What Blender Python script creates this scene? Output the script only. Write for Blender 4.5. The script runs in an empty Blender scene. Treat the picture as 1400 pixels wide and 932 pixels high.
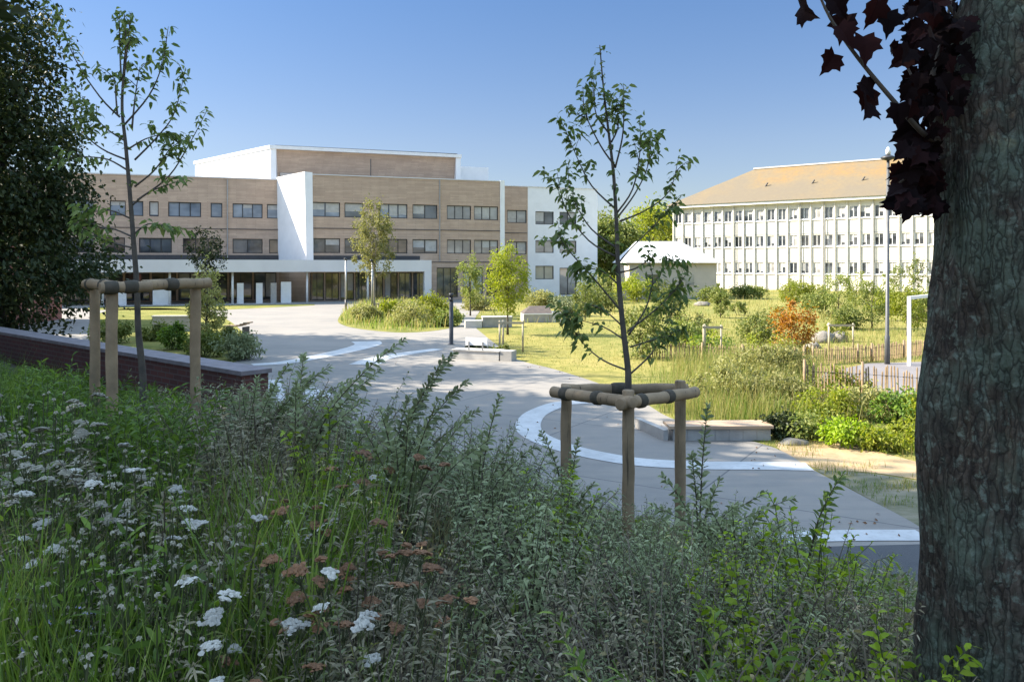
import bpy, math, random
import numpy as np
from mathutils import Vector, Matrix, noise

# ------------------------------------------------------------------ camera, world, sun
S = bpy.context.scene
COL = S.collection
F, EYE, HY, CX = 1089.0, 3.2, 362.0, 700.0          # focal length in photo pixels, eye height, horizon row
cam = bpy.data.cameras.new('camera')
cam.sensor_width = 36.0
cam.lens = 36.0 * F / 1400.0
cam.shift_y = -(466.0 - HY) / 1400.0
cam.clip_start, cam.clip_end = 0.05, 6000.0
camo = bpy.data.objects.new('camera', cam)
COL.objects.link(camo)
camo.location = (0, 0, EYE)
camo.rotation_euler = (math.pi / 2, 0, 0)
S.camera = camo

SUN_EL, SUN_B = math.radians(36), math.radians(7)    # sun on the left, slightly ahead of the camera
to_sun = Vector((-math.cos(SUN_EL) * math.cos(SUN_B), math.cos(SUN_EL) * math.sin(SUN_B), math.sin(SUN_EL)))
world = bpy.data.worlds.new('World')
S.world = world
world.use_nodes = True
wn = world.node_tree
sky = wn.nodes.new('ShaderNodeTexSky')
sky.sky_type = 'NISHITA'
sky.sun_disc = False
sky.sun_elevation = SUN_EL
sky.sun_rotation = math.atan2(to_sun.x, to_sun.y)
sky.air_density, sky.dust_density, sky.ozone_density = 1.0, 0.3, 4.0
# sky ramp: visible band dimmed, overhead boosted out of view as added fill
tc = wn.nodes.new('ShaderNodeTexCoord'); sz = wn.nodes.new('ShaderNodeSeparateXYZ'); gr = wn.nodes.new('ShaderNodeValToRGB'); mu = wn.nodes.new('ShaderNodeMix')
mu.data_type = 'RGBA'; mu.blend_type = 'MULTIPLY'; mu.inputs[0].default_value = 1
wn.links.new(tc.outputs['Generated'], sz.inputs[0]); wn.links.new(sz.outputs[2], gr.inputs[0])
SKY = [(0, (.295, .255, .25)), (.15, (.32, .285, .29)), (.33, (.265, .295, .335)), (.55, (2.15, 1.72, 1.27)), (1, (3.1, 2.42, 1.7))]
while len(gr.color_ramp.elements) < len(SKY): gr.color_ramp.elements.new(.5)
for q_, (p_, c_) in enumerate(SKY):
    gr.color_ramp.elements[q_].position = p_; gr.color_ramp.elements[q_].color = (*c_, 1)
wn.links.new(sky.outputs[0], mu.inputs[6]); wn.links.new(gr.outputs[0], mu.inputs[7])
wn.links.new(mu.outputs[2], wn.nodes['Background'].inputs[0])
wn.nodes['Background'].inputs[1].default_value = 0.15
sl = bpy.data.lights.new('sun', 'SUN')
sl.energy, sl.angle, sl.color = 4.8, math.radians(0.5), (1.0, 0.90, 0.75)
so = bpy.data.objects.new('sun', sl)
COL.objects.link(so)
so.rotation_euler = to_sun.to_track_quat('Z', 'Y').to_euler()
so.location = (-30, 0, 40)
S.view_settings.view_transform = 'Standard'
S.view_settings.look = 'None'
S.view_settings.gamma = 1.0
S.view_settings.use_curve_mapping = False
S.view_settings.exposure = 1.72

# ------------------------------------------------------------------ helpers
R = random.Random(7)
NR = np.random.default_rng(11)


def W(px, py, Y):
    """world point seen at photo pixel (px, py) at distance Y"""
    return Vector(((px - CX) / F * Y, Y, EYE - (py - HY) / F * Y))


def G(px, py, z=0.0):
    Y = (EYE - z) * F / (py - HY)
    return Vector(((px - CX) / F * Y, Y, z))


class MB:
    def __init__(s):
        s.V, s.n, s.Fs = [], 0, []

    def add(s, V, faces, mi=0):
        V = np.asarray(V, dtype=np.float64).reshape(-1, 3)
        if isinstance(faces, np.ndarray):
            s.Fs.append((faces.astype(np.int64) + s.n, mi))
        else:
            by = {}
            for f in faces:
                by.setdefault(len(f), []).append(f)
            for k in by:
                s.Fs.append((np.array(by[k], dtype=np.int64) + s.n, mi))
        s.V.append(V)
        s.n += len(V)

    def box(s, c, size, rz=0.0, mi=0, top=1.0):
        hx, hy, hz = size[0] / 2, size[1] / 2, size[2] / 2
        co, si = math.cos(rz), math.sin(rz)
        V = []
        for z, k in ((-hz, 1), (hz, top)):
            for x, y in ((-hx, -hy), (hx, -hy), (hx, hy), (-hx, hy)):
                x, y = x * k, y * k
                V.append((c[0] + x * co - y * si, c[1] + x * si + y * co, c[2] + z))
        s.add(V, [(3, 2, 1, 0), (4, 5, 6, 7), (0, 1, 5, 4), (1, 2, 6, 5), (2, 3, 7, 6), (3, 0, 4, 7)], mi)

    def bb(s, x0, x1, y0, y1, z0, z1, mi=0):
        s.box(((x0 + x1) / 2, (y0 + y1) / 2, (z0 + z1) / 2), (x1 - x0, y1 - y0, z1 - z0), 0, mi)

    def tube(s, pts, rad, n=7, mi=0):
        pts = [Vector(p) for p in pts]
        if not hasattr(rad, '__len__'):
            rad = [rad] * len(pts)
        V, up = [], None
        for i, p in enumerate(pts):
            t = (pts[min(i + 1, len(pts) - 1)] - pts[max(i - 1, 0)])
            t = t.normalized() if t.length > 1e-9 else Vector((0, 0, 1))
            if up is None:
                up = t.orthogonal().normalized()
            up = (up - t * up.dot(t))
            up = up.normalized() if up.length > 1e-6 else t.orthogonal().normalized()
            q = t.cross(up)
            for k in range(n):
                a = 2 * math.pi * k / n
                V.append(p + (up * math.cos(a) + q * math.sin(a)) * rad[i])
        fs = []
        for i in range(len(pts) - 1):
            for k in range(n):
                a, b = i * n + k, i * n + (k + 1) % n
                fs.append((a, b, b + n, a + n))
        s.add(V, fs, mi)
        m = (len(pts) - 1) * n
        s.Fs.append((np.array([list(range(n))[::-1]]) + s.n - len(V), mi))
        s.Fs.append((np.array([list(range(m, m + n))]) + s.n - len(V), mi))

    def prism(s, poly, z0, z1, mi=0):
        n = len(poly)
        V = [(p[0], p[1], z0) for p in poly] + [(p[0], p[1], z1) for p in poly]
        fs = [tuple(range(n))[::-1], tuple(range(n, 2 * n))]
        fs += [(i, (i + 1) % n, n + (i + 1) % n, n + i) for i in range(n)]
        s.add(V, fs, mi)

    def leaves(s, P, D, L, Wd, mi=0, droop=0.0, fold=0.3, kind=4):
        P = np.asarray(P, float); D = np.asarray(D, float); N = len(P)
        if N == 0:
            return
        D = D / (np.linalg.norm(D, axis=1, keepdims=True) + 1e-9)
        L = np.broadcast_to(np.asarray(L, float), (N,))[:, None]
        Wd = np.broadcast_to(np.asarray(Wd, float), (N,))[:, None]
        U = NR.normal(size=(N, 3)); U[:, 2] += 1.2
        Sd = np.cross(D, U); Sd /= (np.linalg.norm(Sd, axis=1, keepdims=True) + 1e-9)
        Nn = np.cross(Sd, D)
        dz = np.array([[0, 0, -1.0]])
        if kind == 4:
            m = P + D * L * .45 + Nn * Wd * fold
            t = P + D * L + dz * L * droop
            V = np.stack([P, m + Sd * Wd, t, m - Sd * Wd], 1)
            base = np.arange(N)[:, None] * 4
            s.add(V.reshape(-1, 3), base + np.array([[0, 1, 2, 3]]), mi)
        else:
            m1 = P + D * L * .3 + Nn * Wd * fold + dz * L * droop * .1
            m2 = P + D * L * .68 + Nn * Wd * fold + dz * L * droop * .5
            t = P + D * L * .97 + dz * L * droop
            V = np.stack([P, m1 + Sd * Wd, m1 - Sd * Wd, m2 + Sd * Wd * .85, m2 - Sd * Wd * .85, t], 1)
            o = s.n
            base = np.arange(N)[:, None] * 6
            s.add(V.reshape(-1, 3), base + np.array([[1, 3, 4, 2]]), mi)
            s.Fs.append((base + np.array([[0, 1, 2]]) + o, mi))
            s.Fs.append((base + np.array([[3, 5, 4]]) + o, mi))

    def blades(s, P, H, lean, Wd, mi=0, bend=.5):
        """grass blades: tapered two-segment strips"""
        P = np.asarray(P, float); N = len(P)
        a = NR.uniform(0, 2 * math.pi, N)
        d = np.stack([np.cos(a), np.sin(a), np.zeros(N)], 1)
        q = np.stack([-np.sin(a), np.cos(a), np.zeros(N)], 1)
        b = NR.uniform(0, 2 * math.pi, N)
        q = q * np.cos(b)[:, None] * .5 + d * np.sin(b)[:, None] * .5 + q * .5
        H = np.broadcast_to(np.asarray(H, float), (N,))[:, None]
        ln = (NR.uniform(.3, 1, N) * lean)[:, None]
        up = np.array([[0, 0, 1.0]])
        Wd = np.broadcast_to(np.asarray(Wd, float), (N,))[:, None]
        m = P + up * H * .55 + d * H * ln * .35
        t = P + up * H * (1 - ln * bend * .6) + d * H * ln
        V = np.stack([P - q * Wd, P + q * Wd, m + q * Wd * .7, m - q * Wd * .7, t], 1)
        o = s.n
        base = np.arange(N)[:, None] * 5
        s.add(V.reshape(-1, 3), base + np.array([[0, 1, 2, 3]]), mi)
        s.Fs.append((base + np.array([[3, 2, 4]]) + o, mi))

    def build(s, name, mats, parent=None, smooth=False, loc=(0, 0, 0)):
        me = bpy.data.meshes.new(name)
        V = np.concatenate(s.V) if s.V else np.zeros((0, 3))
        tot = sum(f.size for f, _ in s.Fs); nf = sum(len(f) for f, _ in s.Fs)
        me.vertices.add(len(V)); me.vertices.foreach_set('co', V.astype(np.float32).ravel())
        me.loops.add(tot); me.polygons.add(nf)
        me.loops.foreach_set('vertex_index', np.concatenate([f.ravel() for f, _ in s.Fs]).astype(np.int32))
        cnt = np.concatenate([np.full(len(f), f.shape[1]) for f, _ in s.Fs])
        st = np.concatenate([[0], np.cumsum(cnt)[:-1]])
        me.polygons.foreach_set('loop_start', st.astype(np.int32))
        me.polygons.foreach_set('material_index', np.concatenate([np.full(len(f), m) for f, m in s.Fs]).astype(np.int32))
        me.polygons.foreach_set('use_smooth', np.full(nf, bool(smooth)))
        me.update(calc_edges=True)
        me.validate()
        for m in (mats if isinstance(mats, (list, tuple)) else [mats]):
            me.materials.append(m)
        o = bpy.data.objects.new(name, me)
        COL.objects.link(o)
        if parent:
            o.parent = parent
        o.location = loc
        return o


def tag(o, label=None, cat=None, group=None, kind=None):
    if label: o['label'] = label
    if cat: o['category'] = cat
    if group: o['group'] = group
    if kind: o['kind'] = kind
    return o


def empty(name, loc, label=None, cat=None, group=None, rz=0.0):
    o = bpy.data.objects.new(name, None)
    COL.objects.link(o)
    o.location = loc
    o.rotation_euler = (0, 0, rz)
    o.empty_display_size = .2
    return tag(o, label, cat, group)


def copy_tree(o, loc, rz=0.0, sc=1.0, label=None, group=None):
    c = o.copy(); COL.objects.link(c)
    c.location = loc; c.rotation_euler = (0, 0, rz)
    c.scale = (sc, sc, sc) if not hasattr(sc, '__len__') else sc
    if label: c['label'] = label
    if group: c['group'] = group
    for ch in list(o.children):
        d = ch.copy(); COL.objects.link(d); d.parent = c
        for g in ch.children:
            e = g.copy(); COL.objects.link(e); e.parent = d
    return c


# ------------------------------------------------------------------ materials
def nodes(name):
    m = bpy.data.materials.new(name); m.use_nodes = True
    nt = m.node_tree
    return m, nt, nt.nodes['Principled BSDF'], nt.nodes.new, nt.links.new


def ramp(nt, fac, stops):
    r = nt.nodes.new('ShaderNodeValToRGB')
    e = r.color_ramp.elements
    while len(e) < len(stops): e.new(.5)
    for k, (p, c) in enumerate(stops):
        e[k].position = p; e[k].color = (*c, 1)
    nt.links.new(fac, r.inputs[0])
    return r.outputs[0]


def coords(nt, scale=(1, 1, 1), obj=True):
    t = nt.nodes.new('ShaderNodeTexCoord'); m = nt.nodes.new('ShaderNodeMapping')
    m.inputs['Scale'].default_value = scale
    nt.links.new(t.outputs['Object' if obj else 'Generated'], m.inputs[0])
    return m.outputs[0]


def noise_n(nt, vec, scale, detail=4, rough=.6):
    n = nt.nodes.new('ShaderNodeTexNoise')
    n.inputs['Scale'].default_value = scale; n.inputs['Detail'].default_value = detail; n.inputs['Roughness'].default_value = rough
    nt.links.new(vec, n.inputs['Vector'])
    return n.outputs['Fac']


def bump(nt, bsdf, h, strength=.3, dist=.02):
    b = nt.nodes.new('ShaderNodeBump'); b.inputs['Strength'].default_value = strength; b.inputs['Distance'].default_value = dist
    nt.links.new(h, b.inputs['Height']); nt.links.new(b.outputs[0], bsdf.inputs['Normal'])


def mixc(nt, fac, a, b, mode='MIX'):
    n = nt.nodes.new('ShaderNodeMix'); n.data_type = 'RGBA'; n.blend_type = mode
    for sck, v in ((n.inputs[0], fac), (n.inputs[6], a), (n.inputs[7], b)):
        if hasattr(v, 'is_output') or isinstance(v, bpy.types.NodeSocket): nt.links.new(v, sck)
        elif isinstance(v, (int, float)): sck.default_value = v
        else: sck.default_value = (*v, 1)
    return n.outputs[2]


def mat(name, c1, c2=None, scale=4.0, rough=.8, bmp=.0, bdist=.01, stretch=(1, 1, 1), metal=0.0, spec=.5, detail=5):
    m, nt, b, N, K = nodes(name)
    c2 = c2 or tuple(x * .8 for x in c1)
    v = coords(nt, stretch)
    f = noise_n(nt, v, scale, detail)
    K(ramp(nt, f, [(.32, c1), (.68, c2)]), b.inputs['Base Color'])
    b.inputs['Roughness'].default_value = rough; b.inputs['Metallic'].default_value = metal
    b.inputs['Specular IOR Level'].default_value = spec
    if bmp: bump(nt, b, noise_n(nt, v, scale * 6, 4), bmp, bdist)
    return m


def leafmat(name, ca, cb, cc=None, trans=.35, rough=.55, spec=.25):
    m, nt, b, N, K = nodes(name)
    g = N('ShaderNodeNewGeometry'); oi = N('ShaderNodeObjectInfo')
    stops = [(0, ca), (1, cb)] if cc is None else [(0, ca), (.6, cb), (1, cc)]
    col = ramp(nt, g.outputs['Random Per Island'], stops)
    h = N('ShaderNodeHueSaturation'); K(col, h.inputs['Color'])
    mr = N('ShaderNodeMapRange'); mr.inputs[3].default_value = .72; mr.inputs[4].default_value = 1.25
    K(oi.outputs['Random'], mr.inputs[0]); K(mr.outputs[0], h.inputs['Value'])
    K(h.outputs[0], b.inputs['Base Color'])
    b.inputs['Roughness'].default_value = rough; b.inputs['Specular IOR Level'].default_value = spec
    if trans:
        t = N('ShaderNodeBsdfTranslucent'); mx = N('ShaderNodeMixShader'); mx.inputs[0].default_value = trans
        hs = N('ShaderNodeHueSaturation'); hs.inputs['Value'].default_value = 1.5; hs.inputs['Saturation'].default_value = 1.15
        K(h.outputs[0], hs.inputs['Color']); K(hs.outputs[0], t.inputs[0])
        K(b.outputs[0], mx.inputs[1]); K(t.outputs[0], mx.inputs[2])
        K(mx.outputs[0], nt.nodes['Material Output'].inputs[0])
    return m


def brickmat(name, c1, c2, mortar, bw, rh, mort=.01, stretch=None, rough=.85, bmp=.4):
    """bricks laid along the object's local X and Z"""
    m, nt, b, N, K = nodes(name)
    t = N('ShaderNodeTexCoord'); sp = N('ShaderNodeSeparateXYZ'); cb = N('ShaderNodeCombineXYZ')
    K(t.outputs['Object'], sp.inputs[0])
    ad = N('ShaderNodeMath'); K(sp.outputs[0], ad.inputs[0]); K(sp.outputs[1], ad.inputs[1])
    K(ad.outputs[0], cb.inputs[0]); K(sp.outputs[2], cb.inputs[1])
    br = N('ShaderNodeTexBrick')
    br.inputs['Scale'].default_value = 1.0; br.inputs['Brick Width'].default_value = bw; br.inputs['Row Height'].default_value = rh
    br.inputs['Mortar Size'].default_value = mort; br.inputs['Bias'].default_value = 0
    br.inputs['Color1'].default_value = (*c1, 1); br.inputs['Color2'].default_value = (*c2, 1); br.inputs['Mortar'].default_value = (*mortar, 1)
    K(cb.outputs[0], br.inputs['Vector'])
    f = noise_n(nt, t.outputs['Object'], 1.3, 5)
    col = mixc(nt, ramp(nt, f, [(.35, (0, 0, 0)), (.7, (.45, .45, .45))]), br.outputs['Color'], tuple(x * .7 for x in c2))
    K(col, b.inputs['Base Color']); b.inputs['Roughness'].default_value = rough
    bump(nt, b, br.outputs['Fac'], -bmp, .006)
    return m


M = {}
M['white'] = mat('white render', (.84, .84, .84), (.77, .77, .77), 1.2, .75, .1, .004)
M['cream'] = mat('cream white panels', (.66, .63, .565), (.57, .54, .48), .8, .7, .1, .004)
M['white_metal'] = mat('white painted metal', (.78, .78, .78), (.68, .68, .67), 2, .45)
M['fascia'] = mat('white fascia panels', (.66, .66, .68), (.60, .60, .62), .6, .5)
M['wood_clad'] = brickmat('tan cladding', (.58, .43, .32), (.475, .345, .26), (.35, .25, .185), 1.6, .12, .012)
M['clad_dark'] = mat('dark cladding', (.07, .065, .065), (.05, .048, .05), 2, .7)
M['frame_dark'] = mat('dark window frame', (.03, .03, .033), (.022, .022, .025), 5, .4)
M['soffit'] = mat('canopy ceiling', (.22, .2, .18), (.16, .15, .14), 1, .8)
M['roof_grey'] = mat('roof membrane', (.30, .30, .30), (.24, .24, .24), .5, .9)
M['steel'] = mat('dark steel', (.05, .052, .055), (.035, .036, .04), 8, .45, metal=.3)
M['steel_pale'] = mat('galvanised steel', (.42, .42, .41), (.34, .34, .34), 6, .45, metal=.5)
M['steel_mid'] = mat('grey coated steel', (.11, .115, .12), (.08, .083, .088), 8, .5, metal=.2)
M['concrete'] = mat('concrete', (.40, .38, .35), (.29, .28, .26), 3, .88, .3, .006)
M['concrete_pale'] = mat('pale concrete', (.55, .53, .49), (.44, .42, .39), 3, .85, .25, .005)
m, nt, b, N, K = nodes('weathered timber')
v = coords(nt); f1 = noise_n(nt, v, 5, 6, .65); f2 = noise_n(nt, coords(nt, (34, 34, 1.6)), 1, 5, .7); f4 = noise_n(nt, v, 1.7, 4)
c = ramp(nt, f1, [(.3, (.40, .285, .175)), (.7, (.20, .145, .092))])
c = mixc(nt, ramp(nt, f4, [(.45, (0, 0, 0)), (.7, (.6, .6, .6))]), c, (.26, .185, .11))
c = mixc(nt, ramp(nt, f2, [(.60, (0, 0, 0)), (.68, (.85, .85, .85))]), c, (.05, .037, .027))
K(c, b.inputs['Base Color']); b.inputs['Roughness'].default_value = .85; b.inputs['Specular IOR Level'].default_value = .3
bump(nt, b, f2, -.6, .006)
M['timber'] = m
M['bench_wood'] = mat('bench boards', (.46, .33, .22), (.34, .24, .16), 6, .7, .3, .003, (1, 14, 14))
M['timber_dark'] = mat('dark timber', (.10, .075, .06), (.06, .048, .04), 5, .8, .3, .004)
M['rope'] = mat('tree tie webbing', (.09, .07, .05), (.05, .045, .03), 20, .9, .4, .003)
M['bark_young'] = mat('young bark', (.11, .09, .07), (.06, .052, .044), 14, .85, .5, .004)
M['bark_pale'] = mat('pale bark', (.30, .26, .2), (.18, .15, .12), 10, .85, .4, .006)
M['bark_dark'] = mat('dark bark', (.06, .048, .04), (.035, .03, .026), 6, .9, .6, .02)
M['soil'] = mat('soil', (.055, .042, .03), (.035, .028, .02), 5, .95, .5, .02)
M['rock'] = mat('pale boulder', (.26, .235, .2), (.15, .135, .115), 3, .9, .6, .03)
M['red_plaster'] = brickmat('red brick', (.30, .075, .05), (.22, .055, .04), (.25, .17, .14), .22, .075, .01)
M['coping'] = mat('stone coping', (.22, .19, .2), (.14, .12, .125), 6, .7, .25, .004)
M['wall_brick'] = brickmat('dark red brick', (.15, .045, .035), (.095, .034, .03), (.13, .09, .08), .22, .072, .009)
m, nt, b, N, K = nodes('worn white road paint')
v = coords(nt); f1 = noise_n(nt, v, 1.1, 7, .7); f2 = noise_n(nt, v, 7, 8, .8)
c = ramp(nt, f1, [(.3, (.36, .365, .365)), (.6, (.51, .515, .51))])
c = mixc(nt, ramp(nt, f2, [(.52, (0, 0, 0)), (.72, (.7, .7, .7))]), c, (.25, .245, .235))
K(c, b.inputs['Base Color']); b.inputs['Roughness'].default_value = .8
bump(nt, b, f2, .2, .003)
M['paint'] = m


def pane_mat(name, c, c2=None, rough=.04, spec=.9):
    m, nt, b, N, K = nodes(name)
    f = noise_n(nt, coords(nt, (.5, .5, .9)), .8, 2)
    K(ramp(nt, f, [(.4, c), (.62, c2 or c)]), b.inputs['Base Color'])
    b.inputs['Roughness'].default_value = rough; b.inputs['Specular IOR Level'].default_value = spec
    b.inputs['Coat Weight'].default_value = .6; b.inputs['Coat Roughness'].default_value = .03
    return m


M['pane'] = pane_mat('window glass', (.035, .04, .045), (.12, .13, .145))
M['pane_blind'] = pane_mat('window with pale blind', (.36, .35, .33), (.22, .21, .2))
M['pane_warm'] = pane_mat('glass with painted tan reflection', (.22, .16, .12), (.05, .045, .04))  # warm tan reflection painted into the pane colour
M['pane_blue'] = pane_mat('glass with painted sky reflection', (.14, .17, .22), (.28, .32, .38))  # pale blue base colour stands in for reflected sky

# ground with dry and green meadow patches
m, nt, b, N, K = nodes('meadow ground')
v = coords(nt)
f1 = noise_n(nt, v, .11, 5); f2 = noise_n(nt, v, 1.7, 5); f3 = noise_n(nt, v, 14, 4)
c1 = ramp(nt, f1, [(.36, (.11, .14, .03)), (.53, (.255, .23, .06)), (.7, (.38, .30, .11))])
c2 = ramp(nt, f2, [(.35, (.09, .11, .028)), (.6, (.32, .27, .095))])
c = mixc(nt, .45, c1, c2)
c = mixc(nt, ramp(nt, f3, [(.3, (.0, .0, .0)), (.75, (.4, .4, .4))]), c, (.15, .14, .05))
K(c, b.inputs['Base Color']); b.inputs['Roughness'].default_value = 1; b.inputs['Specular IOR Level'].default_value = .1
bump(nt, b, f3, .6, .05)
M['meadow'] = m
# lawn
m, nt, b, N, K = nodes('mown lawn')
v = coords(nt)
f1 = noise_n(nt, v, .5, 5); f3 = noise_n(nt, v, 22, 4)
c = mixc(nt, ramp(nt, f3, [(.3, (0, 0, 0)), (.75, (.6, .6, .6))]), ramp(nt, f1, [(.35, (.13, .15, .035)), (.6, (.26, .24, .07)), (.75, (.34, .29, .10))]), (.06, .07, .02))
K(c, b.inputs['Base Color']); b.inputs['Roughness'].default_value = 1; b.inputs['Specular IOR Level'].default_value = .1
bump(nt, b, f3, .6, .04)
M['lawn'] = m
# plaza paving: pale concrete with mottling, joints, stains
m, nt, b, N, K = nodes('plaza paving')
v = coords(nt)
f1 = noise_n(nt, v, .35, 6, .65); f2 = noise_n(nt, v, 3.0, 6, .7); f3 = noise_n(nt, v, 90, 3)
c = ramp(nt, f1, [(.3, (.185, .172, .156)), (.5, (.245, .222, .192)), (.72, (.285, .255, .218))])
c = mixc(nt, ramp(nt, f2, [(.35, (.35, .35, .35)), (.65, (0, 0, 0))]), c, (.19, .185, .18))
c = mixc(nt, ramp(nt, f3, [(.35, (.35, .35, .35)), (.65, (0, 0, 0))]), c, (.15, .145, .14))
f4 = noise_n(nt, coords(nt, (.5, 2.2, 1)), .9, 7, .7)
c = mixc(nt, ramp(nt, f4, [(.5, (0, 0, 0)), (.72, (.55, .55, .55))]), c, (.13, .128, .125))
br = N('ShaderNodeTexBrick'); br.offset = 0; br.inputs['Scale'].default_value = 1; br.inputs['Brick Width'].default_value = 3.6; br.inputs['Row Height'].default_value = 3.6; br.inputs['Mortar Size'].default_value = .014
rt = N('ShaderNodeMapping'); rt.inputs['Rotation'].default_value = (0, 0, .55); K(v, rt.inputs[0]); K(rt.outputs[0], br.inputs['Vector'])
c = mixc(nt, br.outputs['Fac'], c, (.10, .098, .095))
K(c, b.inputs['Base Color']); b.inputs['Roughness'].default_value = .85
bump(nt, b, f3, .35, .006)
M['plaza'] = m
m, nt, b, N, K = nodes('asphalt')
v = coords(nt)
f2 = noise_n(nt, v, 1.2, 6, .7); f3 = noise_n(nt, v, 120, 3)
c = ramp(nt, f2, [(.3, (.055, .057, .062)), (.7, (.085, .087, .092))])
c = mixc(nt, ramp(nt, f3, [(.4, (.5, .5, .5)), (.62, (0, 0, 0))]), c, (.03, .03, .032))
K(c, b.inputs['Base Color']); b.inputs['Roughness'].default_value = .8
bump(nt, b, f3, .5, .006)
M['asphalt'] = m
M['court'] = mat('sports court surface', (.19, .175, .175), (.15, .14, .142), .8, .9, .3, .004)
M['sand'] = mat('sandy path', (.46, .33, .185), (.27, .19, .10), 2.5, .95, .6, .02, detail=8)
M['rough_turf'] = mat('patchy turf and gravel', (.075, .085, .03), (.24, .21, .15), 1.6, .95, .6, .03, (1, 2.2, 1), detail=8)

# roof tiles with orange lichen
m, nt, b, N, K = nodes('lichen roof tiles')
t = N('ShaderNodeTexCoord'); v = t.outputs['Object']
f1 = noise_n(nt, v, .16, 5); f2 = noise_n(nt, v, 2.4, 6)
sp = N('ShaderNodeSeparateXYZ'); K(v, sp.inputs[0])
mr = N('ShaderNodeMapRange'); mr.inputs[1].default_value = 11; mr.inputs[2].default_value = 16.5; mr.inputs[3].default_value = -.16; mr.inputs[4].default_value = .14
K(sp.outputs[2], mr.inputs[0])
ad = N('ShaderNodeMath'); K(f1, ad.inputs[0]); K(mr.outputs[0], ad.inputs[1])
c = ramp(nt, ad.outputs[0], [(.38, (.15, .122, .08)), (.53, (.175, .132, .072)), (.7, (.225, .135, .042))])
c = mixc(nt, ramp(nt, f2, [(.35, (.55, .55, .55)), (.65, (0, 0, 0))]), c, (.13, .105, .075))
K(c, b.inputs['Base Color']); b.inputs['Roughness'].default_value = .9
wv = N('ShaderNodeTexWave'); wv.bands_direction = 'Z'; wv.inputs['Scale'].default_value = 2.2; K(v, wv.inputs['Vector'])
bump(nt, b, wv.outputs['Fac'], .4, .03)
M['tiles'] = m

# foliage
M['lf_sap'] = leafmat('sapling leaf', (.10, .155, .05), (.165, .225, .07), (.24, .285, .085), .35)
M['lf_grey'] = leafmat('grey green leaf', (.13, .155, .07), (.23, .265, .135), (.34, .37, .21), .22, .6)
M['lf_grey2'] = leafmat('brownish grey leaf', (.145, .135, .08), (.25, .225, .14), (.35, .31, .21), .2, .6)
M['lf_green'] = leafmat('fresh green leaf', (.07, .12, .025), (.12, .19, .035), (.18, .26, .05), .35)
M['lf_lime'] = leafmat('lime leaf', (.16, .24, .015), (.24, .34, .025), (.3, .38, .04), .4)
M['lf_dark'] = leafmat('dark tree leaf', (.018, .03, .011), (.032, .048, .016), (.06, .07, .022), .2)
M['lf_yellow'] = leafmat('yellow green leaf', (.15, .19, .025), (.23, .26, .04), (.3, .31, .06), .45)
M['lf_pale'] = leafmat('pale olive leaf', (.19, .2, .065), (.27, .27, .095), (.35, .33, .14), .35)
M['lf_mid'] = leafmat('meadow shrub leaf', (.10, .135, .032), (.165, .195, .05), (.25, .26, .08), .35)
M['lf_orange'] = leafmat('orange autumn leaf', (.36, .15, .03), (.52, .25, .05), (.46, .32, .09), .4)
M['lf_straw'] = leafmat('straw', (.24, .2, .09), (.34, .28, .14), (.19, .18, .07), .3)
M['lf_maple'] = leafmat('dark purple maple leaf', (.008, .005, .006), (.015, .007, .008), (.03, .009, .009), .12, .75, .08)
M['grass'] = leafmat('grass blade', (.085, .14, .025), (.15, .22, .04), (.23, .28, .07), .35)
M['grass_dry'] = leafmat('dry grass blade', (.17, .19, .05), (.28, .26, .09), (.37, .31, .13), .35)
M['stem'] = leafmat('green stem', (.06, .075, .03), (.09, .10, .045), None, 0)
M['stem_brown'] = leafmat('woody stem', (.07, .055, .04), (.12, .095, .07), None, 0)
M['twig'] = leafmat('bleached twig', (.14, .11, .08), (.24, .2, .15), None, 0)
M['fl_white'] = leafmat('white floret', (.44, .42, .36), (.60, .575, .51), None, .25)
M['fl_cream'] = leafmat('cream floret', (.24, .22, .16), (.38, .35, .27), None, .15)
M['fl_rust'] = leafmat('faded rust floret', (.15, .075, .035), (.25, .125, .06), None, .1)
M['fl_lilac'] = leafmat('lilac floret', (.36, .34, .55), (.5, .48, .66), None, .25)
M['fl_yellow'] = leafmat('yellow floret', (.45, .36, .04), (.5, .42, .08), None, 0)

# bark of the big maple with lichen
m, nt, b, N, K = nodes('maple bark')
v = coords(nt)
f1 = noise_n(nt, v, 3.0, 6, .65); f2 = noise_n(nt, v, 26, 5, .7)
vs = coords(nt, (36, 36, 8)); f3 = noise_n(nt, vs, 1.0, 6, .7)
vv = N('ShaderNodeTexVoronoi'); vv.feature = 'DISTANCE_TO_EDGE'; vv.inputs['Scale'].default_value = 1.0
mxv = N('ShaderNodeMix'); mxv.data_type = 'VECTOR'; mxv.inputs[0].default_value = .3
nn = N('ShaderNodeTexNoise'); nn.inputs['Scale'].default_value = 9; nn.inputs['Detail'].default_value = 4; K(v, nn.inputs['Vector'])
scl = N('ShaderNodeVectorMath'); scl.operation = 'SCALE'; scl.inputs['Scale'].default_value = 9; K(nn.outputs['Color'], scl.inputs[0])
K(coords(nt, (62, 62, 7)), mxv.inputs[4]); K(scl.outputs[0], mxv.inputs[5]); K(mxv.outputs[1], vv.inputs['Vector'])
c = ramp(nt, f3, [(.32, (.042, .034, .027)), (.52, (.088, .072, .056)), (.7, (.16, .135, .105))])
c = mixc(nt, ramp(nt, f1, [(.47, (0, 0, 0)), (.60, (.75, .75, .75))]), c, (.12, .16, .12))
c = mixc(nt, ramp(nt, noise_n(nt, v, 4.5, 5, .6), [(.5, (0, 0, 0)), (.68, (.75, .75, .75))]), c, (.035, .027, .022))
c = mixc(nt, ramp(nt, f2, [(.53, (0, 0, 0)), (.62, (.7, .7, .7))]), c, (.19, .235, .19))
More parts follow.
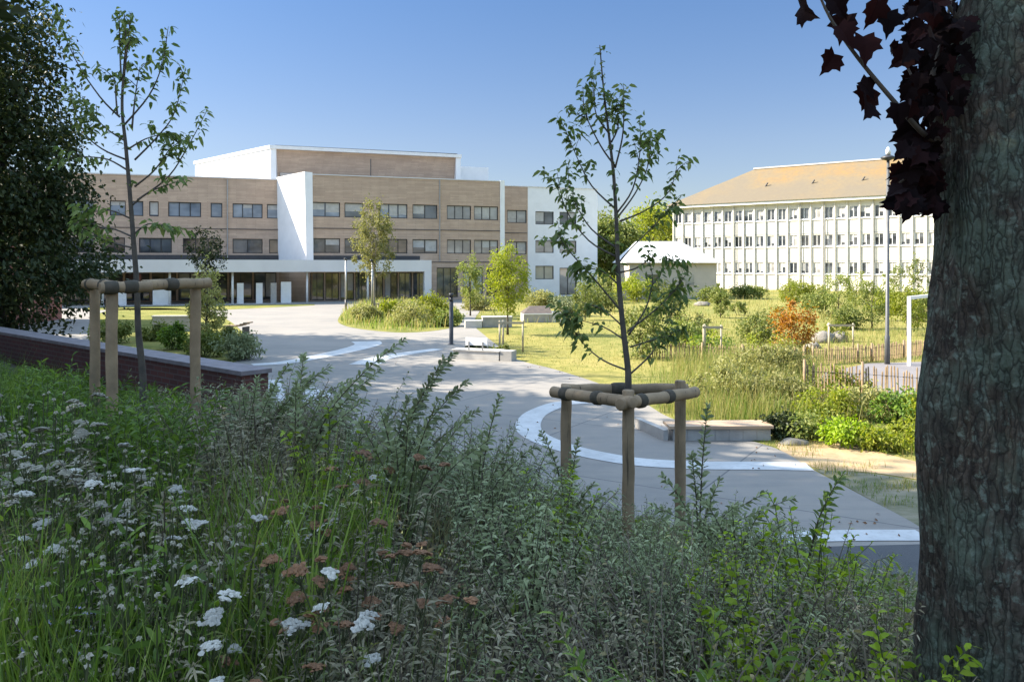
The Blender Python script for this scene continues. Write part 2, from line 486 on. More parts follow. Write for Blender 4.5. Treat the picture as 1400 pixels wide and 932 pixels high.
c = mixc(nt, ramp(nt, vv.outputs['Distance'], [(.0, (.8, .8, .8)), (.10, (0, 0, 0))]), c, (.022, .02, .017))
K(c, b.inputs['Base Color']); b.inputs['Roughness'].default_value = .95; b.inputs['Specular IOR Level'].default_value = .2
ba = N('ShaderNodeMath'); K(ramp(nt, vv.outputs['Distance'], [(0, (0, 0, 0)), (.3, (1, 1, 1))]), ba.inputs[0]); K(f3, ba.inputs[1])
ba2 = N('ShaderNodeMath'); K(ba.outputs[0], ba2.inputs[0]); K(noise_n(nt, coords(nt, (120, 120, 50)), 1, 5, .75), ba2.inputs[1])
bump(nt, b, ba2.outputs[0], .9, .014)
M['bark_maple'] = m

# ------------------------------------------------------------------ terrain
def sheet(name, poly, z, m, kind='structure'):
    mb = MB(); mb.add([(p[0], p[1], z) for p in poly], [tuple(range(len(poly)))])
    o = mb.build(name, m)
    if o.data.polygons[0].normal.z < 0: o.data.flip_normals()
    return tag(o, kind=kind)


def smooth_poly(pts, n=8, closed=True):
    out = []; k = len(pts)
    for i in range(k if closed else k - 1):
        p0, p1, p2, p3 = [Vector(pts[j % k]) if closed else Vector(pts[min(max(j, 0), k - 1)]) for j in (i - 1, i, i + 1, i + 2)]
        for q in range(n):
            t = q / n
            out.append(.5 * (2 * p1 + (p2 - p0) * t + (2 * p0 - 5 * p1 + 4 * p2 - p3) * t * t + (3 * p1 - p0 - 3 * p2 + p3) * t ** 3))
    if not closed: out.append(Vector(pts[-1]))
    return out


def axis(lo, hi, far, step):
    a = list(np.arange(lo, hi + .01, step)); k = step
    x = hi
    while x < far: k *= 1.5; x += k; a.append(x)
    x = lo; k = step; pre = []
    while x > -far: k *= 1.5; x -= k; pre.append(x)
    return np.array(pre[::-1] + a)


xs, ys = axis(-60, 80, 3500, 4), axis(-20, 150, 3500, 4)
gx, gy = np.meshgrid(xs, ys)
gz = np.zeros_like(gx)
far = np.maximum(0, np.hypot(gx, gy - 60) - 160)
gz += np.minimum(far * .012, 9) * (.6 + .4 * np.sin(gx * .004) * np.cos(gy * .003))
nx, ny = len(xs), len(ys)
idx = np.arange(nx * ny).reshape(ny, nx)
mb = MB()
mb.add(np.stack([gx, gy, gz], -1), np.stack([idx[:-1, :-1], idx[:-1, 1:], idx[1:, 1:], idx[1:, :-1]], -1).reshape(-1, 4))
tag(mb.build('ground', M['meadow'], smooth=True), kind='structure')

# planted embankment the camera stands on; its foot is the brick wall on the left and the paving on the right
WA, WB = Vector((-3.1, 9.15)), Vector((-26.2, 29.2))       # wall line
def yfoot(x):
    if x < WA.x: return WA.y + (WA.x - x) * (WB.y - WA.y) / (WA.x - WB.x) - .05
    return float(np.interp(x, [-3.1, -2.6, 0, 1.5, 2.5, 3.6, 5, 8, 16], [9.05, 10.4, 9.6, 8.7, 8.0, 7.0, 6.4, 6.0, 6.0]))
def hill(x, y):
    d = yfoot(x) - y
    if d <= 0: return 0.0 if x >= WA.x else .9
    H = 1.62 + .13 * min(max(0, -x), 4)
    t = min(1, d / 5.6); s = t * (1.6 - .6 * t)
    right = H * min(1, s)
    left = 1.05 + .08 * min(max(0, -x - 2.7), 6) + .55 * min(1, d / 4)
    w = min(1, max(0, (-1.7 - x) / 1.2))
    return right * (1 - w) + left * w + .05 * noise.noise((x * .8, y * .8, 0))
xs2 = np.concatenate([np.arange(-30, -6, 1.0), np.arange(-6, 7, .2), np.arange(7, 16.1, 1.0)])
T = np.concatenate([np.linspace(0, .5, 10, endpoint=False), np.linspace(.5, 1, 46)])
V = []
for x in xs2:
    yf = yfoot(float(x))
    for t in T:
        y = -16 + (yf + 16) * t
        V.append((x, y, hill(float(x), y) if t < 1 else (0.0 if x >= WA.x else .9)))
k, q = len(xs2), len(T)
idx = np.arange(k * q).reshape(k, q)
mb = MB(); mb.add(V, np.stack([idx[:-1, :-1], idx[1:, :-1], idx[1:, 1:], idx[:-1, 1:]], -1).reshape(-1, 4))
tag(mb.build('embankment', M['soil'], smooth=True), kind='structure')

# plaza
right_edge = [G(*p) for p in ((1400, 815), (1263, 724), (1190, 684), (1109, 641), (1060, 613), (985, 592), (915, 571), (872, 546), (812, 522), (758, 505), (708, 492), (688, 478), (662, 458), (648, 443), (655, 427), (668, 416))]
plaza = [(9.0, 3.0)] + [(p.x, p.y) for p in smooth_poly(right_edge, 4, False)] + [(-2, 76), (-20, 68.5), (-38, 62), (-40, 25), (-12, 16), (-3, 3.0)]
sheet('plaza_paving', plaza, .010, M['plaza'])
sheet('asphalt_path', [G(*p).xy for p in ((985, 762), (1060, 753), (1140, 748), (1262, 745), (1420, 800), (1500, 1000), (900, 1000))], .014, M['asphalt'])
sheet('lawn', [p.xy for p in smooth_poly([G(*p) for p in ((462, 437), (470, 445), (500, 451), (555, 455), (610, 450), (631, 441), (628, 426), (604, 415), (560, 412), (500, 414), (474, 424))], 4)], .016, M['lawn'])
sheet('lawn', [p.xy for p in smooth_poly([G(*p) for p in ((120, 452), (200, 494), (300, 500), (345, 478), (330, 452), (298, 432), (240, 422), (150, 424))], 4)], .016, M['lawn'])
sheet('lawn', [G(*p).xy for p in ((120, 419.5), (430, 416), (430, 417.5), (300, 424), (120, 424))], .016, M['lawn'])
sheet('sports_court', [G(*p).xy for p in ((1120, 512), (1186, 497), (1290, 494), (1500, 490), (1600, 540), (1290, 552), (1180, 545), (1125, 530))], .012, M['court'])
sheet('sandy_path', [p.xy for p in smooth_poly([G(*p) for p in ((1063, 612), (1075, 602), (1130, 604), (1200, 618), (1290, 640), (1450, 672), (1430, 690), (1280, 660), (1190, 646), (1115, 640))], 4)], .007, M['sand'])
sheet('turf_strip', [G(*p).xy for p in ((1112, 641), (1190, 647), (1280, 661), (1430, 690), (1500, 760), (1400, 800), (1263, 723), (1190, 683))], .006, M['rough_turf'])


def stripe(pts, w, z=.018):
    c = smooth_poly([Vector((p[0], p[1], 0)) for p in pts], 10, False)
    L, Rr = [], []
    for i, p in enumerate(c):
        t = (c[min(i + 1, len(c) - 1)] - c[max(i - 1, 0)]).normalized()
        n = Vector((-t.y, t.x, 0)); ww = w if not callable(w) else w(i / (len(c) - 1))
        L.append(p + n * ww); Rr.append(p - n * ww)
    n = len(c)
    mb = MB(); mb.add([(p.x, p.y, z) for p in L + Rr], [(i, n + i, n + i + 1, i + 1) for i in range(n - 1)])
    return tag(mb.build('painted_marking', M['paint']), kind='structure')


def gp(*pp): return [G(*p).xy for p in pp]
stripe(gp((800, 550), (770, 552), (745, 560), (728, 570), (722, 585), (735, 598), (770, 612), (820, 624), (880, 633), (960, 637), (1030, 637.5), (1107, 639)), .25)
stripe(gp((975, 765), (1010, 751), (1050, 741), (1100, 735), (1180, 733), (1262, 733)), .19)
stripe(gp((370, 520), (372, 535), (392, 548), (425, 549), (436, 540), (415, 531)), .28)
stripe(gp((345, 499), (390, 496), (440, 487), (485, 477), (503, 471), (500, 467)), lambda t: .25 + .35 * t)
stripe(gp((497, 499), (520, 490), (560, 483), (600, 477.5)), lambda t: .5 - .25 * t)

# ------------------------------------------------------------------ brick wall and kerb
def wall_obj(name, A, B, th, z0, z1, body, cop, label):
    d = (B - A); L = d.length
    o = empty(name, (A.x, A.y, 0), label, 'wall', rz=math.atan2(d.y, d.x))
    mb = MB(); mb.bb(0, L, -th, 0, z0, z1); mb.build('wall_body', body, o)
    mb = MB()
    n = max(1, int(L / 1.0))
    for i in range(n):
        a, b = L * i / n - (.03 if i == 0 else 0), L * (i + 1) / n - .008
        mb.bb(a, b, -th - .03, .03, z1, z1 + .05)
    mb.build('coping', cop, o)
    return o
wall_obj('brick_wall', WA, WB, .34, 0, 1.93, M['wall_brick'], M['coping'], 'long dark red brick wall with grey stone coping at the left edge of the planted bank')
mb = MB()
kp = [G(992, 772), G(1020, 784), G(1046, 800), G(1066, 815), G(1085, 832)]
for i in range(len(kp) - 1):
    a, b2 = kp[i], kp[i + 1]; d = b2 - a
    mb.box(((a.x + b2.x) / 2, (a.y + b2.y) / 2, .07), (d.length - .01, .22, .16), math.atan2(d.y, d.x))
o = mb.build('kerb_stone', M['concrete_pale'])
tag(o, 'pale concrete kerb edging between the bank shrubs and the dark asphalt', 'kerb')

# ------------------------------------------------------------------ main school building (local X along the facade, Y into the building)
P0 = Vector((-17.74, 68.5, 0)); AX = math.atan2(.332, .943)
def fu(px, v):
    """local X where photo column px meets the local plane y = v"""
    cx, cy = P0.x - .332 * v, P0.y + .943 * v
    r = (px - CX) / F
    return (r * cy - cx) / (.943 - r * .332)


def wall_holes(mb, u0, u1, z0, z1, v, holes, depth=.22, mi=0, rmi=0):
    us = sorted({u0, u1, *[h[0] for h in holes], *[h[1] for h in holes]})
    zs = sorted({z0, z1, *[h[2] for h in holes], *[h[3] for h in holes]})
    for a, b2 in zip(us, us[1:]):
        for c, d in zip(zs, zs[1:]):
            um, zm = (a + b2) / 2, (c + d) / 2
            if any(h[0] < um < h[1] and h[2] < zm < h[3] for h in holes): continue
            mb.add([(a, v, c), (b2, v, c), (b2, v, d), (a, v, d)], [(0, 1, 2, 3)], mi)
    for a, b2, c, d in holes:
        q = v + depth
        mb.add([(a, v, c), (b2, v, c), (b2, v, d), (a, v, d), (a, q, c), (b2, q, c), (b2, q, d), (a, q, d)],
               [(0, 4, 5, 1), (1, 5, 6, 2), (2, 6, 7, 3), (3, 7, 4, 0)], rmi)


RB_ = random.Random(3)
M['blind'] = mat('window blind', (.50, .48, .45), (.38, .37, .35), 3, .6)
def window(parent, a, b2, c, d, v, fm, pm, mull=2, depth=.14, fw=.07, name='window', blinds=.5):
    mb = MB(); y0, y1 = v + depth - .05, v + depth + .05
    mb.bb(a, b2, y0, y1, c, c + fw); mb.bb(a, b2, y0, y1, d - fw, d)
    mb.bb(a, a + fw, y0, y1, c + fw, d - fw); mb.bb(b2 - fw, b2, y0, y1, c + fw, d - fw)
    for i in range(1, mull):
        x = a + (b2 - a) * i / mull
        mb.bb(x - fw * .45, x + fw * .45, y0 + .01, y1 - .01, c + fw, d - fw)
    f = mb.build(name, fm, parent)
    p = MB(); p.add([(a + .02, v + depth, c + .02), (b2 - .02, v + depth, c + .02), (b2 - .02, v + depth, d - .02), (a + .02, v + depth, d - .02)], [(0, 1, 2, 3)])
    p.build('pane', pm, f)
    if blinds and RB_.random() < blinds:
        for i in range(max(1, mull)):
            if RB_.random() < .35: continue
            w = (b2 - a) / max(1, mull); dd = RB_.uniform(.25, .95)
            q = MB(); z1 = d - fw * 1.05; q.add([(a + w * i + .06, v + depth - .006, z1 - (z1 - c - fw) * dd), (a + w * (i + 1) - .06, v + depth - .006, z1 - (z1 - c - fw) * dd), (a + w * (i + 1) - .06, v + depth - .006, z1), (a + w * i + .06, v + depth - .006, z1)], [(0, 1, 2, 3)])
            q.build('blind', M['blind'], f)
    return f


sch = empty('school_building', P0, 'large three storey school with tan cladding, white prow and white rooftop volume', 'building', rz=AX)
UP, LO = (7.35, 8.62), (4.22, 5.5)
# right block
pxw = [(424, 465, 2), (471, 497, 1), (519, 557, 3), (564, 598, 2), (611, 644, 3), (648, 681, 3)]
holes, wins = [], []
for i, (a, b2, n) in enumerate(pxw):
    ua, ub = fu(a, 0), fu(b2, 0)
    for (c, d), row in ((UP, 0), (LO, 1)):
        holes.append((ua, ub, c, d)); wins.append((ua, ub, c, d, 0, n, M[('pane_blue', 'pane', 'pane_blue', 'pane', 'pane_blind', 'pane_blind')[i] if row == 0 else ('pane', 'pane', 'pane_warm', 'pane', 'pane_blind', 'pane_blind')[i]]))
gw = [(fu(597, 0), fu(626, 0), .25, 2.95), (fu(633, 0), fu(660, 0), .25, 2.95), (fu(665, 0), fu(684, 0), .25, 2.95)]
for h in gw: holes.append(h); wins.append((*h, 0, 3, M['pane']))
ug0, ug1 = fu(424, 0), fu(584, 0)
n = 8
for i in range(n):
    a, b2 = ug0 + (ug1 - ug0) * i / n, ug0 + (ug1 - ug0) * (i + 1) / n - .12
    holes.append((a, b2, .12, 2.5)); wins.append((a, b2, .12, 2.5, 0, 2, M['pane_warm' if i in (1, 2, 5) else 'pane']))
mb = MB(); wall_holes(mb, .55, 18.0, 0, 10.95, 0, holes); wb = mb
wb.add([(18.0, 0, 0), (18.0, 3.9, 0), (18.0, 3.9, 10.95), (18.0, 0, 10.95)], [(0, 1, 2, 3)])
# left wing
holesL, winsL = [], []
for i, (a, b2, n) in enumerate([(20, 60, 3), (75, 128, 3), (150, 172, 1), (178, 196, 1), (204, 217, 1), (230, 275, 3), (288, 304, 1), (318, 359, 3), (365, 381, 1)]):
    ua, ub = fu(a, 4), fu(b2, 4)
    holesL.append((ua, ub, *UP)); winsL.append((ua, ub, *UP, 4, n, M['pane_blue']))
for i, (a, b2, n) in enumerate([(20, 60, 3), (75, 128, 3), (142, 171, 2), (190, 235, 3), (250, 302, 3), (318, 359, 2), (368, 382, 1)]):
    ua, ub = fu(a, 4), fu(b2, 4)
    holesL.append((ua, ub, *LO)); winsL.append((ua, ub, *LO, 4, n, M['pane'] if i % 2 else M['pane_warm']))
u0 = -27.0
for i in range(12):
    a = u0 + i * 2.08
    holesL.append((a, a + 1.9, .12, 2.5)); winsL.append((a, a + 1.9, .12, 2.5, 4, 2, M[('pane', 'pane_warm', 'pane')[i % 3]]))
wall_holes(wb, -30, -1.95, 0, 10.8, 4.0, holesL)
wb.add([(-30, 4, 0), (-30, 26, 0), (-30, 26, 10.8), (-30, 4, 10.8)], [(3, 2, 1, 0)])
# set back tan section
holesS = [(fu(693.5, 3.9), fu(720, 3.9), c, d) for c, d in (UP, LO)]
sb = MB(); wall_holes(sb, 18.0, 21.85, 0, 10.95, 3.9, holesS); sb.build('set_back_wall', M['wood_clad'], sch)
wb.add([(-1.97, 4.0, 0), (.55, 0, 0), (.55, 0, 3.4), (-1.97, 4.0, 3.4)], [(0, 1, 2, 3)])
wb.build('tan_wall', M['wood_clad'], sch)
for (a, b2, c, d, v, n, pm) in wins + winsL + [(*h, 3.9, 2, M['pane_blind']) for h in holesS]:
    window(sch, a, b2, c, d, v, M['frame_dark'], pm, n)
# white wing on the right
mb = MB(); holesW = []
for (a, b2) in ((732, 757), (765, 788)):
    for c, d in ((7.25, 8.55), (4.4, 5.65), (1.75, 3.1)):
        if a > 760 and c < 2: c, d = .15, 2.9
        holesW.append((fu(a, 3.9), fu(b2, 3.9), c, d))
wall_holes(mb, 21.85, 29.5, 0, 10.95, 3.9, holesW)
mb.add([(29.5, 3.9, 0), (29.5, 18, 0), (29.5, 18, 10.95), (29.5, 3.9, 10.95)], [(0, 1, 2, 3)])
mb.build('white_wing', M['white'], sch)
for h in holesW: window(sch, *h, 3.9, M['frame_dark'], M['pane_blind' if h[2] < 6 else 'pane'], 2)
# roof decks, parapets
mb = MB(); mb.bb(.1, 17.95, .25, 26, 10.6, 10.8); mb.bb(-29.9, .08, 4.2, 26, 10.5, 10.7); mb.bb(18, 29.4, 4.15, 17.9, 10.6, 10.78)
mb.build('roof_deck', M['roof_grey'], sch)
mb = MB()
mb.bb(.55, 18.06, -.06, .3, 10.952, 11.03); mb.bb(-30.05, -2.0, 3.94, 4.3, 10.802, 10.9); mb.bb(18.07, 29.55, 3.84, 4.2, 10.952, 11.03)
mb.build('parapet_cap', M['fascia'], sch)
mb = MB()
for z in (6.32, 3.42):
    mb.bb(.62, 18.0, -.035, -.003, z, z + .07); mb.bb(-30, -2.0, 3.965, 3.997, z, z + .07); mb.bb(18.1, 21.8, 3.865, 3.897, z, z + .07)
mb.bb(.62, 10.0, -.03, -.003, 3.5, 4.0); mb.bb(-30, -2.0, 3.97, 3.998, 3.5, 4.05)
mb.build('dark_cladding_band', M['clad_dark'], sch)  # dark lines and dark cladding bands laid over the tan walls
mb = MB(); mb.bb(17.62, 18.05, -.1, .05, 3.4, 11.05); mb.build('corner_strip', M['white'], sch)
# prow: white fin whose face twists, folded along a diagonal
mb = MB()
a0, a1, b0, b1 = (-2.05, 4.05, 3.3), (-2.2, 4.05, 11.05), (.02, -.35, 3.3), (-.1, -.05, 11.2)
mb.add([a0, b0, b1, a1, (.62, -.35, 3.3), (.56, -.05, 11.15), (.6, 4.05, 3.3), (.6, 4.05, 11.1)],
       [(0, 1, 3), (1, 2, 3), (1, 4, 5, 2), (4, 6, 7, 5), (3, 2, 5, 7), (0, 6, 4, 1), (0, 3, 7, 6)])
mb.build('prow', M['white'], sch)
mb = MB(); mb.tube([(fu(601, 0), -.07, 3.5), (fu(601, 0), -.07, 10.9)], .05, 6); mb.build('downpipe', M['steel_pale'], sch)
mb = MB(); mb.tube([(fu(311, 4), 3.92, 3.6), (fu(311, 4), 3.92, 10.7)], .05, 6); mb.build('downpipe', M['steel_pale'], sch)
# canopy with frame leg, columns, screens
UR = fu(590, -3)
mb = MB()
mb.bb(-30, UR, -3.0, -2.7, 2.62, 3.6)
mb.bb(UR - .62, UR, -2.698, 2.0, 2.6, 3.6)
mb.bb(UR - .62, UR - .002, -3.002, -2.4, 0, 2.618)
mb.build('canopy_fascia', M['fascia'], sch)
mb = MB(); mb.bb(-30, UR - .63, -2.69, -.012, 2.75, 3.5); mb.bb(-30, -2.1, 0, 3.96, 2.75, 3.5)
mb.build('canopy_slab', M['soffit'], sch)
mb = MB(); mb.bb(-30, UR + .3, -3.4, -.02, .0, .06); mb.bb(-30, -2.2, -.02, 3.98, .0, .06); mb.build('terrace_floor', M['concrete'], sch)
for px in (420, 503, 318, 232, 140):
    u = fu(px, -2.6); mb = MB(); mb.tube([(u, -2.5, .05), (u, -2.5, 2.62)], .09, 10); mb.build('canopy_column', M['white_metal'], sch, True)
for a, b2 in ((324, 333), (350, 359), (370, 378), (384, 398), (154, 173), (209, 234)):
    ua, ub = fu(a, -2.2), fu(b2, -2.2)
    mb = MB(); mb.bb(ua, ub, -2.3, -2.1, .06, 1.72 if a not in (384,) else 1.8); mb.build('screen_panel', M['white_metal'] if a != 370 else M['steel_pale'], sch)
# rooftop volume
A, B2, C2, D2 = (-2.5, 9.0), (16.4, 9.2), (16.4, 24.0), (-9.8, 24.1)
mb = MB(); mb.prism([A, (A[0] + .5, 8.99), (-1.7, 10.3), (15.9, 10.5), (15.9, 9.19), B2, C2, D2], 10.7, 14.3); mb.build('rooftop_volume', M['white'], sch)
mb = MB(); mb.prism([(A[0] - .1, 8.9), (16.5, 9.1), (16.5, 24.1), (-10, 24.2)], 14.3, 14.62); mb.build('rooftop_roof', M['white_metal'], sch)
mb = MB(); mb.bb(-2.1, 16.0, 9.08, 9.3, 14.622, 14.68); mb.build('roof_edge', M['clad_dark'], sch)
mb = MB(); mb.add([(-2.0, 9.9, 10.7), (15.9, 10.1, 10.7), (15.9, 9.45, 14.29), (-2.0, 9.25, 14.29)], [(0, 1, 2, 3)]); mb.build('rooftop_cladding', M['wood_clad'], sch)
mb = MB(); mb.add([(-1.6, 9.62, 11.55), (15.7, 9.82, 11.75), (15.7, 9.77, 12.0), (-1.6, 9.55, 12.1)], [(0, 1, 2, 3)]); mb.build('strip_window', M['pane'], sch)
mb = MB(); mb.prism([(16.55, 12), (20.3, 12), (20.3, 20), (16.55, 20)], 10.8, 13.75); mb.build('plant_room', M['white'], sch)
mb = MB(); mb.tube([(6.4, 5, 10.8), (6.4, 5, 13.2)], .05, 6); mb.build('vent_pipe', M['steel'], sch)

# ------------------------------------------------------------------ long white school block on the right
D0 = Vector((22.2, 110, 0)); AD = math.atan2(-.613, .790)
blk = empty('classroom_block', D0, 'long white three storey classroom block with lichen covered tiled hip roof', 'building', rz=AD)
nb, bw = 29, 1.43
LB = nb * bw
holes = []; wl = []
for r, (c, d) in enumerate(((8.85, 10.3), (5.5, 6.9), (2.1, 3.5))):
    for i in range(nb):
        blank = (i * 7 + r * 3) % 11 in (3,) or (r == 2 and i % 9 == 4)
        a = i * bw + .32; b2 = a + 1.02
        if i % 5 == 2 and r == 0: a -= .25
        holes.append((a, b2, c, d)); wl.append((a, b2, c, d, blank))
mb = MB(); wall_holes(mb, 0, LB, .02, 10.95, 0, holes, .16)
mb.add([(0, 0, 0), (0, 14, 0), (0, 14, 10.95), (0, 0, 10.95)], [(3, 2, 1, 0)]); mb.add([(LB, 0, 0), (LB, 14, 0), (LB, 14, 10.95), (LB, 0, 10.95)], [(0, 1, 2, 3)])
mb.add([(0, 14, 0), (LB, 14, 0), (LB, 14, 10.95), (0, 14, 10.95)], [(3, 2, 1, 0)])
mb.build('wall', M['cream'], blk)
for (a, b2, c, d, blank) in wl:
    window(blk, a, b2, c, d, 0, M['white_metal'], M['pane_blind'] if blank else M['pane'], 2, .1, .07, blinds=.85)
mb = MB()
for i in range(nb + 1):
    x = i * bw + .12
    mb.bb(x - .07, x + .07, -.16, -.003, .1, 10.93)
mb.build('pilasters', M['cream'], blk)
for c in (8.8, 5.45, 2.05):
    mb = MB()
    for i in range(nb): mb.bb(i * bw + .2, i * bw + 1.46 - .001, -.1, -.003, c - .08, c)
    mb.build('window_sill', M['white_metal'], blk)
mb = MB()
for c in (7.05, 3.65): mb.bb(0, LB, -.03, -.002, c, c + .05)
for x in (8.6, 17.2, 20.1, 25.7, 34.3): mb.tube([(x + .28, -.2, .1), (x + .28, -.2, 10.9)], .045, 6)
mb.build('downpipes', M['steel_pale'], blk)
mb = MB(); mb.bb(-.6, LB + .6, -.6, .2, 10.96, 11.3); mb.bb(-.6, -.2, .2, 14.6, 10.96, 11.3); mb.build('eaves', M['white'], blk)
mb = MB()
e = .75; zt = 16.4
Rf = [(-e, -e, 11.302), (LB + e, -e, 11.302), (LB + e, 14 + e, 11.302), (-e, 14 + e, 11.302), (9.0, 7, zt), (LB - 8, 7, zt)]
mb.add(Rf, [(0, 1, 5, 4), (1, 2, 5), (2, 3, 4, 5), (3, 0, 4)])
rf = mb.build('roof', M['tiles'], blk)
mb = MB(); mb.bb(8.8, LB - 7.8, 6.8, 7.2, zt - .03, zt + .16); mb.build('ridge_cap', M['concrete_pale'], rf)
for x in (12, 18, 24, 30): 
    mb = MB(); y = 2.6; z = 11.3 + (y + e) / (7 + e) * (zt - 11.3)
    mb.tube([(x, y, z - .05), (x + .35, y, z + .45)], .1, 6); mb.build('roof_vent', M['clad_dark'], rf)

# low white roofed hall between the two
hall = empty('low_hall', (10.9, 74, 0), 'low beige hall with pale hipped metal roof in the middle distance', 'building')
mb = MB(); mb.bb(0, 8.1, 0, 9, 0, 3.4); mb.build('wall', mat('beige plaster', (.52, .46, .38), (.46, .41, .34), 1, .9), hall)
mb = MB(); mb.add([(-.4, -.4, 3.41), (8.5, -.4, 3.41), (8.5, 9.4, 3.41), (-.4, 9.4, 3.41), (1.3, 4.5, 5.5), (5.6, 4.5, 5.5)], [(0, 1, 5, 4), (1, 2, 5), (2, 3, 4, 5), (3, 0, 4), (3, 2, 1, 0)])
mb.build('roof', M['white_metal'], hall)
mb = MB(); mb.bb(1.5, 2.8, -.05, -.003, .1, 2.3); mb.build('door', M['pane'], hall); mb = MB(); mb.bb(5.2, 6.0, -.05, -.003, 1.3, 2.3); mb.build('window', M['pane_blind'], hall)

# red brick house at the far left, mostly behind the dark tree
rh = empty('red_brick_house', (-36, 37, 0), 'red brick house at the far left edge behind the big dark tree', 'house', rz=.1)
mb = MB(); wall_holes(mb, 0, 10.4, 0, 5.2, 0, [(7.6, 8.6, 1.0, 2.4), (4, 5, 1.0, 2.4)]); mb.add([(10.4, 0, 0), (10.4, 9, 0), (10.4, 9, 5.2), (10.4, 0, 5.2)], [(0, 1, 2, 3)])
mb.build('wall', M['red_plaster'], rh)
for a in (4, 7.6): window(rh, a, a + 1, 1.0, 2.4, 0, M['white_metal'], M['pane'], 2)
mb = MB(); mb.add([(-.4, -.4, 5.2), (10.8, -.4, 5.2), (10.8, 9.4, 5.2), (-.4, 9.4, 5.2), (-.4, 4.5, 8), (10.8, 4.5, 8)], [(0, 1, 5, 4), (2, 3, 4, 5), (1, 2, 5), (3, 0, 4)]); mb.build('roof', M['clad_dark'], rh)

# ------------------------------------------------------------------ trees
def unit(n):
    d = NR.normal(size=(n, 3)); return d / np.linalg.norm(d, axis=1, keepdims=True)


def crown_leaves(mb, C, rad, nclump, nleaf, L, Wd, mi=0, prof='ell', spread=.28, hollow=.45):
    """leaf clumps spread through a crown volume"""
    C = np.asarray(C, float); rad = np.asarray(rad, float); cl = []
    while len(cl) < nclump:
        p = NR.uniform(-1, 1, 3)
        r = math.hypot(p[0], p[1]); t = (p[2] + 1) / 2
        if prof == 'ell': ok = hollow < np.linalg.norm(p) < 1
        elif prof == 'cone': ok = r < (1.02 - t) * 1.05 * min(1, t * 5 + .25) and r > hollow * .5 * (1 - t)
        else: ok = r < min(1, t * 3 + .3) * min(1, (1.02 - t) * 2.4)
        if ok: cl.append(p)
    cl = np.array(cl)
    for c in cl:
        k = max(4, int(nleaf / nclump * NR.uniform(.4, 1.7)))
        s = spread * NR.uniform(.6, 1.3)
        off = NR.normal(size=(k, 3)) * s * .55
        P = C + (c + off * np.array([1, 1, .8 * rad[0] / rad[2] + .2])) * rad
        D = NR.normal(size=(k, 3)) * .8 + np.array([c[0], c[1], -.25])
        mb.leaves(P, D, L * NR.uniform(.7, 1.25, k), Wd, mi, .2)
    return C + cl * rad


def make_tree(name, label, loc, h, trunk_r, crown_c, crown_r, nclump, nleaf, leaf, lm, bm, prof='ell', cat='tree', group=None, nlimb=8, hollow=.45, spread=.28, lean=0.0):
    o = empty(name, loc, label, cat, group)
    mb = MB()
    pts = crown_leaves(mb, crown_c, crown_r, nclump, nleaf, leaf, leaf * .33, 0, prof, spread, hollow)
    mb.build('crown', lm, o)
    t = MB(); top = Vector((crown_c[0], crown_c[1], crown_c[2] + crown_r[2] * (.55 if prof != 'cone' else .85)))
    tp = [Vector((0, 0, 0)).lerp(top, k / 6) + Vector((R.uniform(-1, 1), R.uniform(-1, 1), 0)) * trunk_r * (.6 if 0 < k < 6 else 0) for k in range(7)]
    t.tube(tp, [trunk_r * (1.25 if k == 0 else 1 - .14 * k) for k in range(7)], 9)
    sel = NR.permutation(len(pts))[:nlimb]
    for i in sel:
        e = Vector(pts[i]); k = R.uniform(.35, .8); bs = Vector((0, 0, 0)).lerp(top, k)
        if e.z < bs.z: bs = Vector((0, 0, 0)).lerp(top, max(.25, e.z / top.z * .8))
        md = bs.lerp(e, .5) + Vector((0, 0, -.08 * (e - bs).length))
        t.tube([bs, md, e], [trunk_r * .38, trunk_r * .24, trunk_r * .07], 6)
    t.build('trunk', bm, o, True)
    return o


# big dark trees on the left (their shade lies across the bank and the plaza)
make_tree('dark_tree', 'tall dense dark tree at the left edge behind the brick wall', (-16.3, 25.2, 0), 14, .3, (0, 0, 8.3), (3.4, 4.4, 7.7), 340, 36000, .18, M['lf_dark'], M['bark_dark'], 'cone', nlimb=26, hollow=.2, spread=.2)
def shade_tree(x, y, h, r, lab, seed):
    z = hill(x, y) if y < yfoot(x) else 0
    make_tree('broadleaf_tree', lab, (x, y, z - .1), h, .28, (0, 0, h * .6), (r, r, h * .42), 150, 9500, .42, M['lf_dark'], M['bark_dark'], 'ell', nlimb=16, hollow=.1)
shade_tree(-14.9, 15.1, 10.9, 3.6, 'tall dark broadleaf tree by the middle of the brick wall', 1)
shade_tree(-13.2, 4.6, 15.5, 4.2, 'tallest dark broadleaf tree on the bank left of the camera', 8)
shade_tree(-12.8, 9.8, 12.6, 3.8, 'tall dark broadleaf tree on the bank left of the camera', 2)
shade_tree(-20.2, 19.8, 13.6, 3.2, 'tall dark broadleaf tree by the far part of the brick wall', 4)
shade_tree(-26.2, 33.2, 18.8, 4.6, 'tall dark broadleaf tree standing before the red house', 5)
shade_tree(-17.3, 12.7, 16.2, 3.3, 'tall dark broadleaf tree at the back of the left bank', 6)


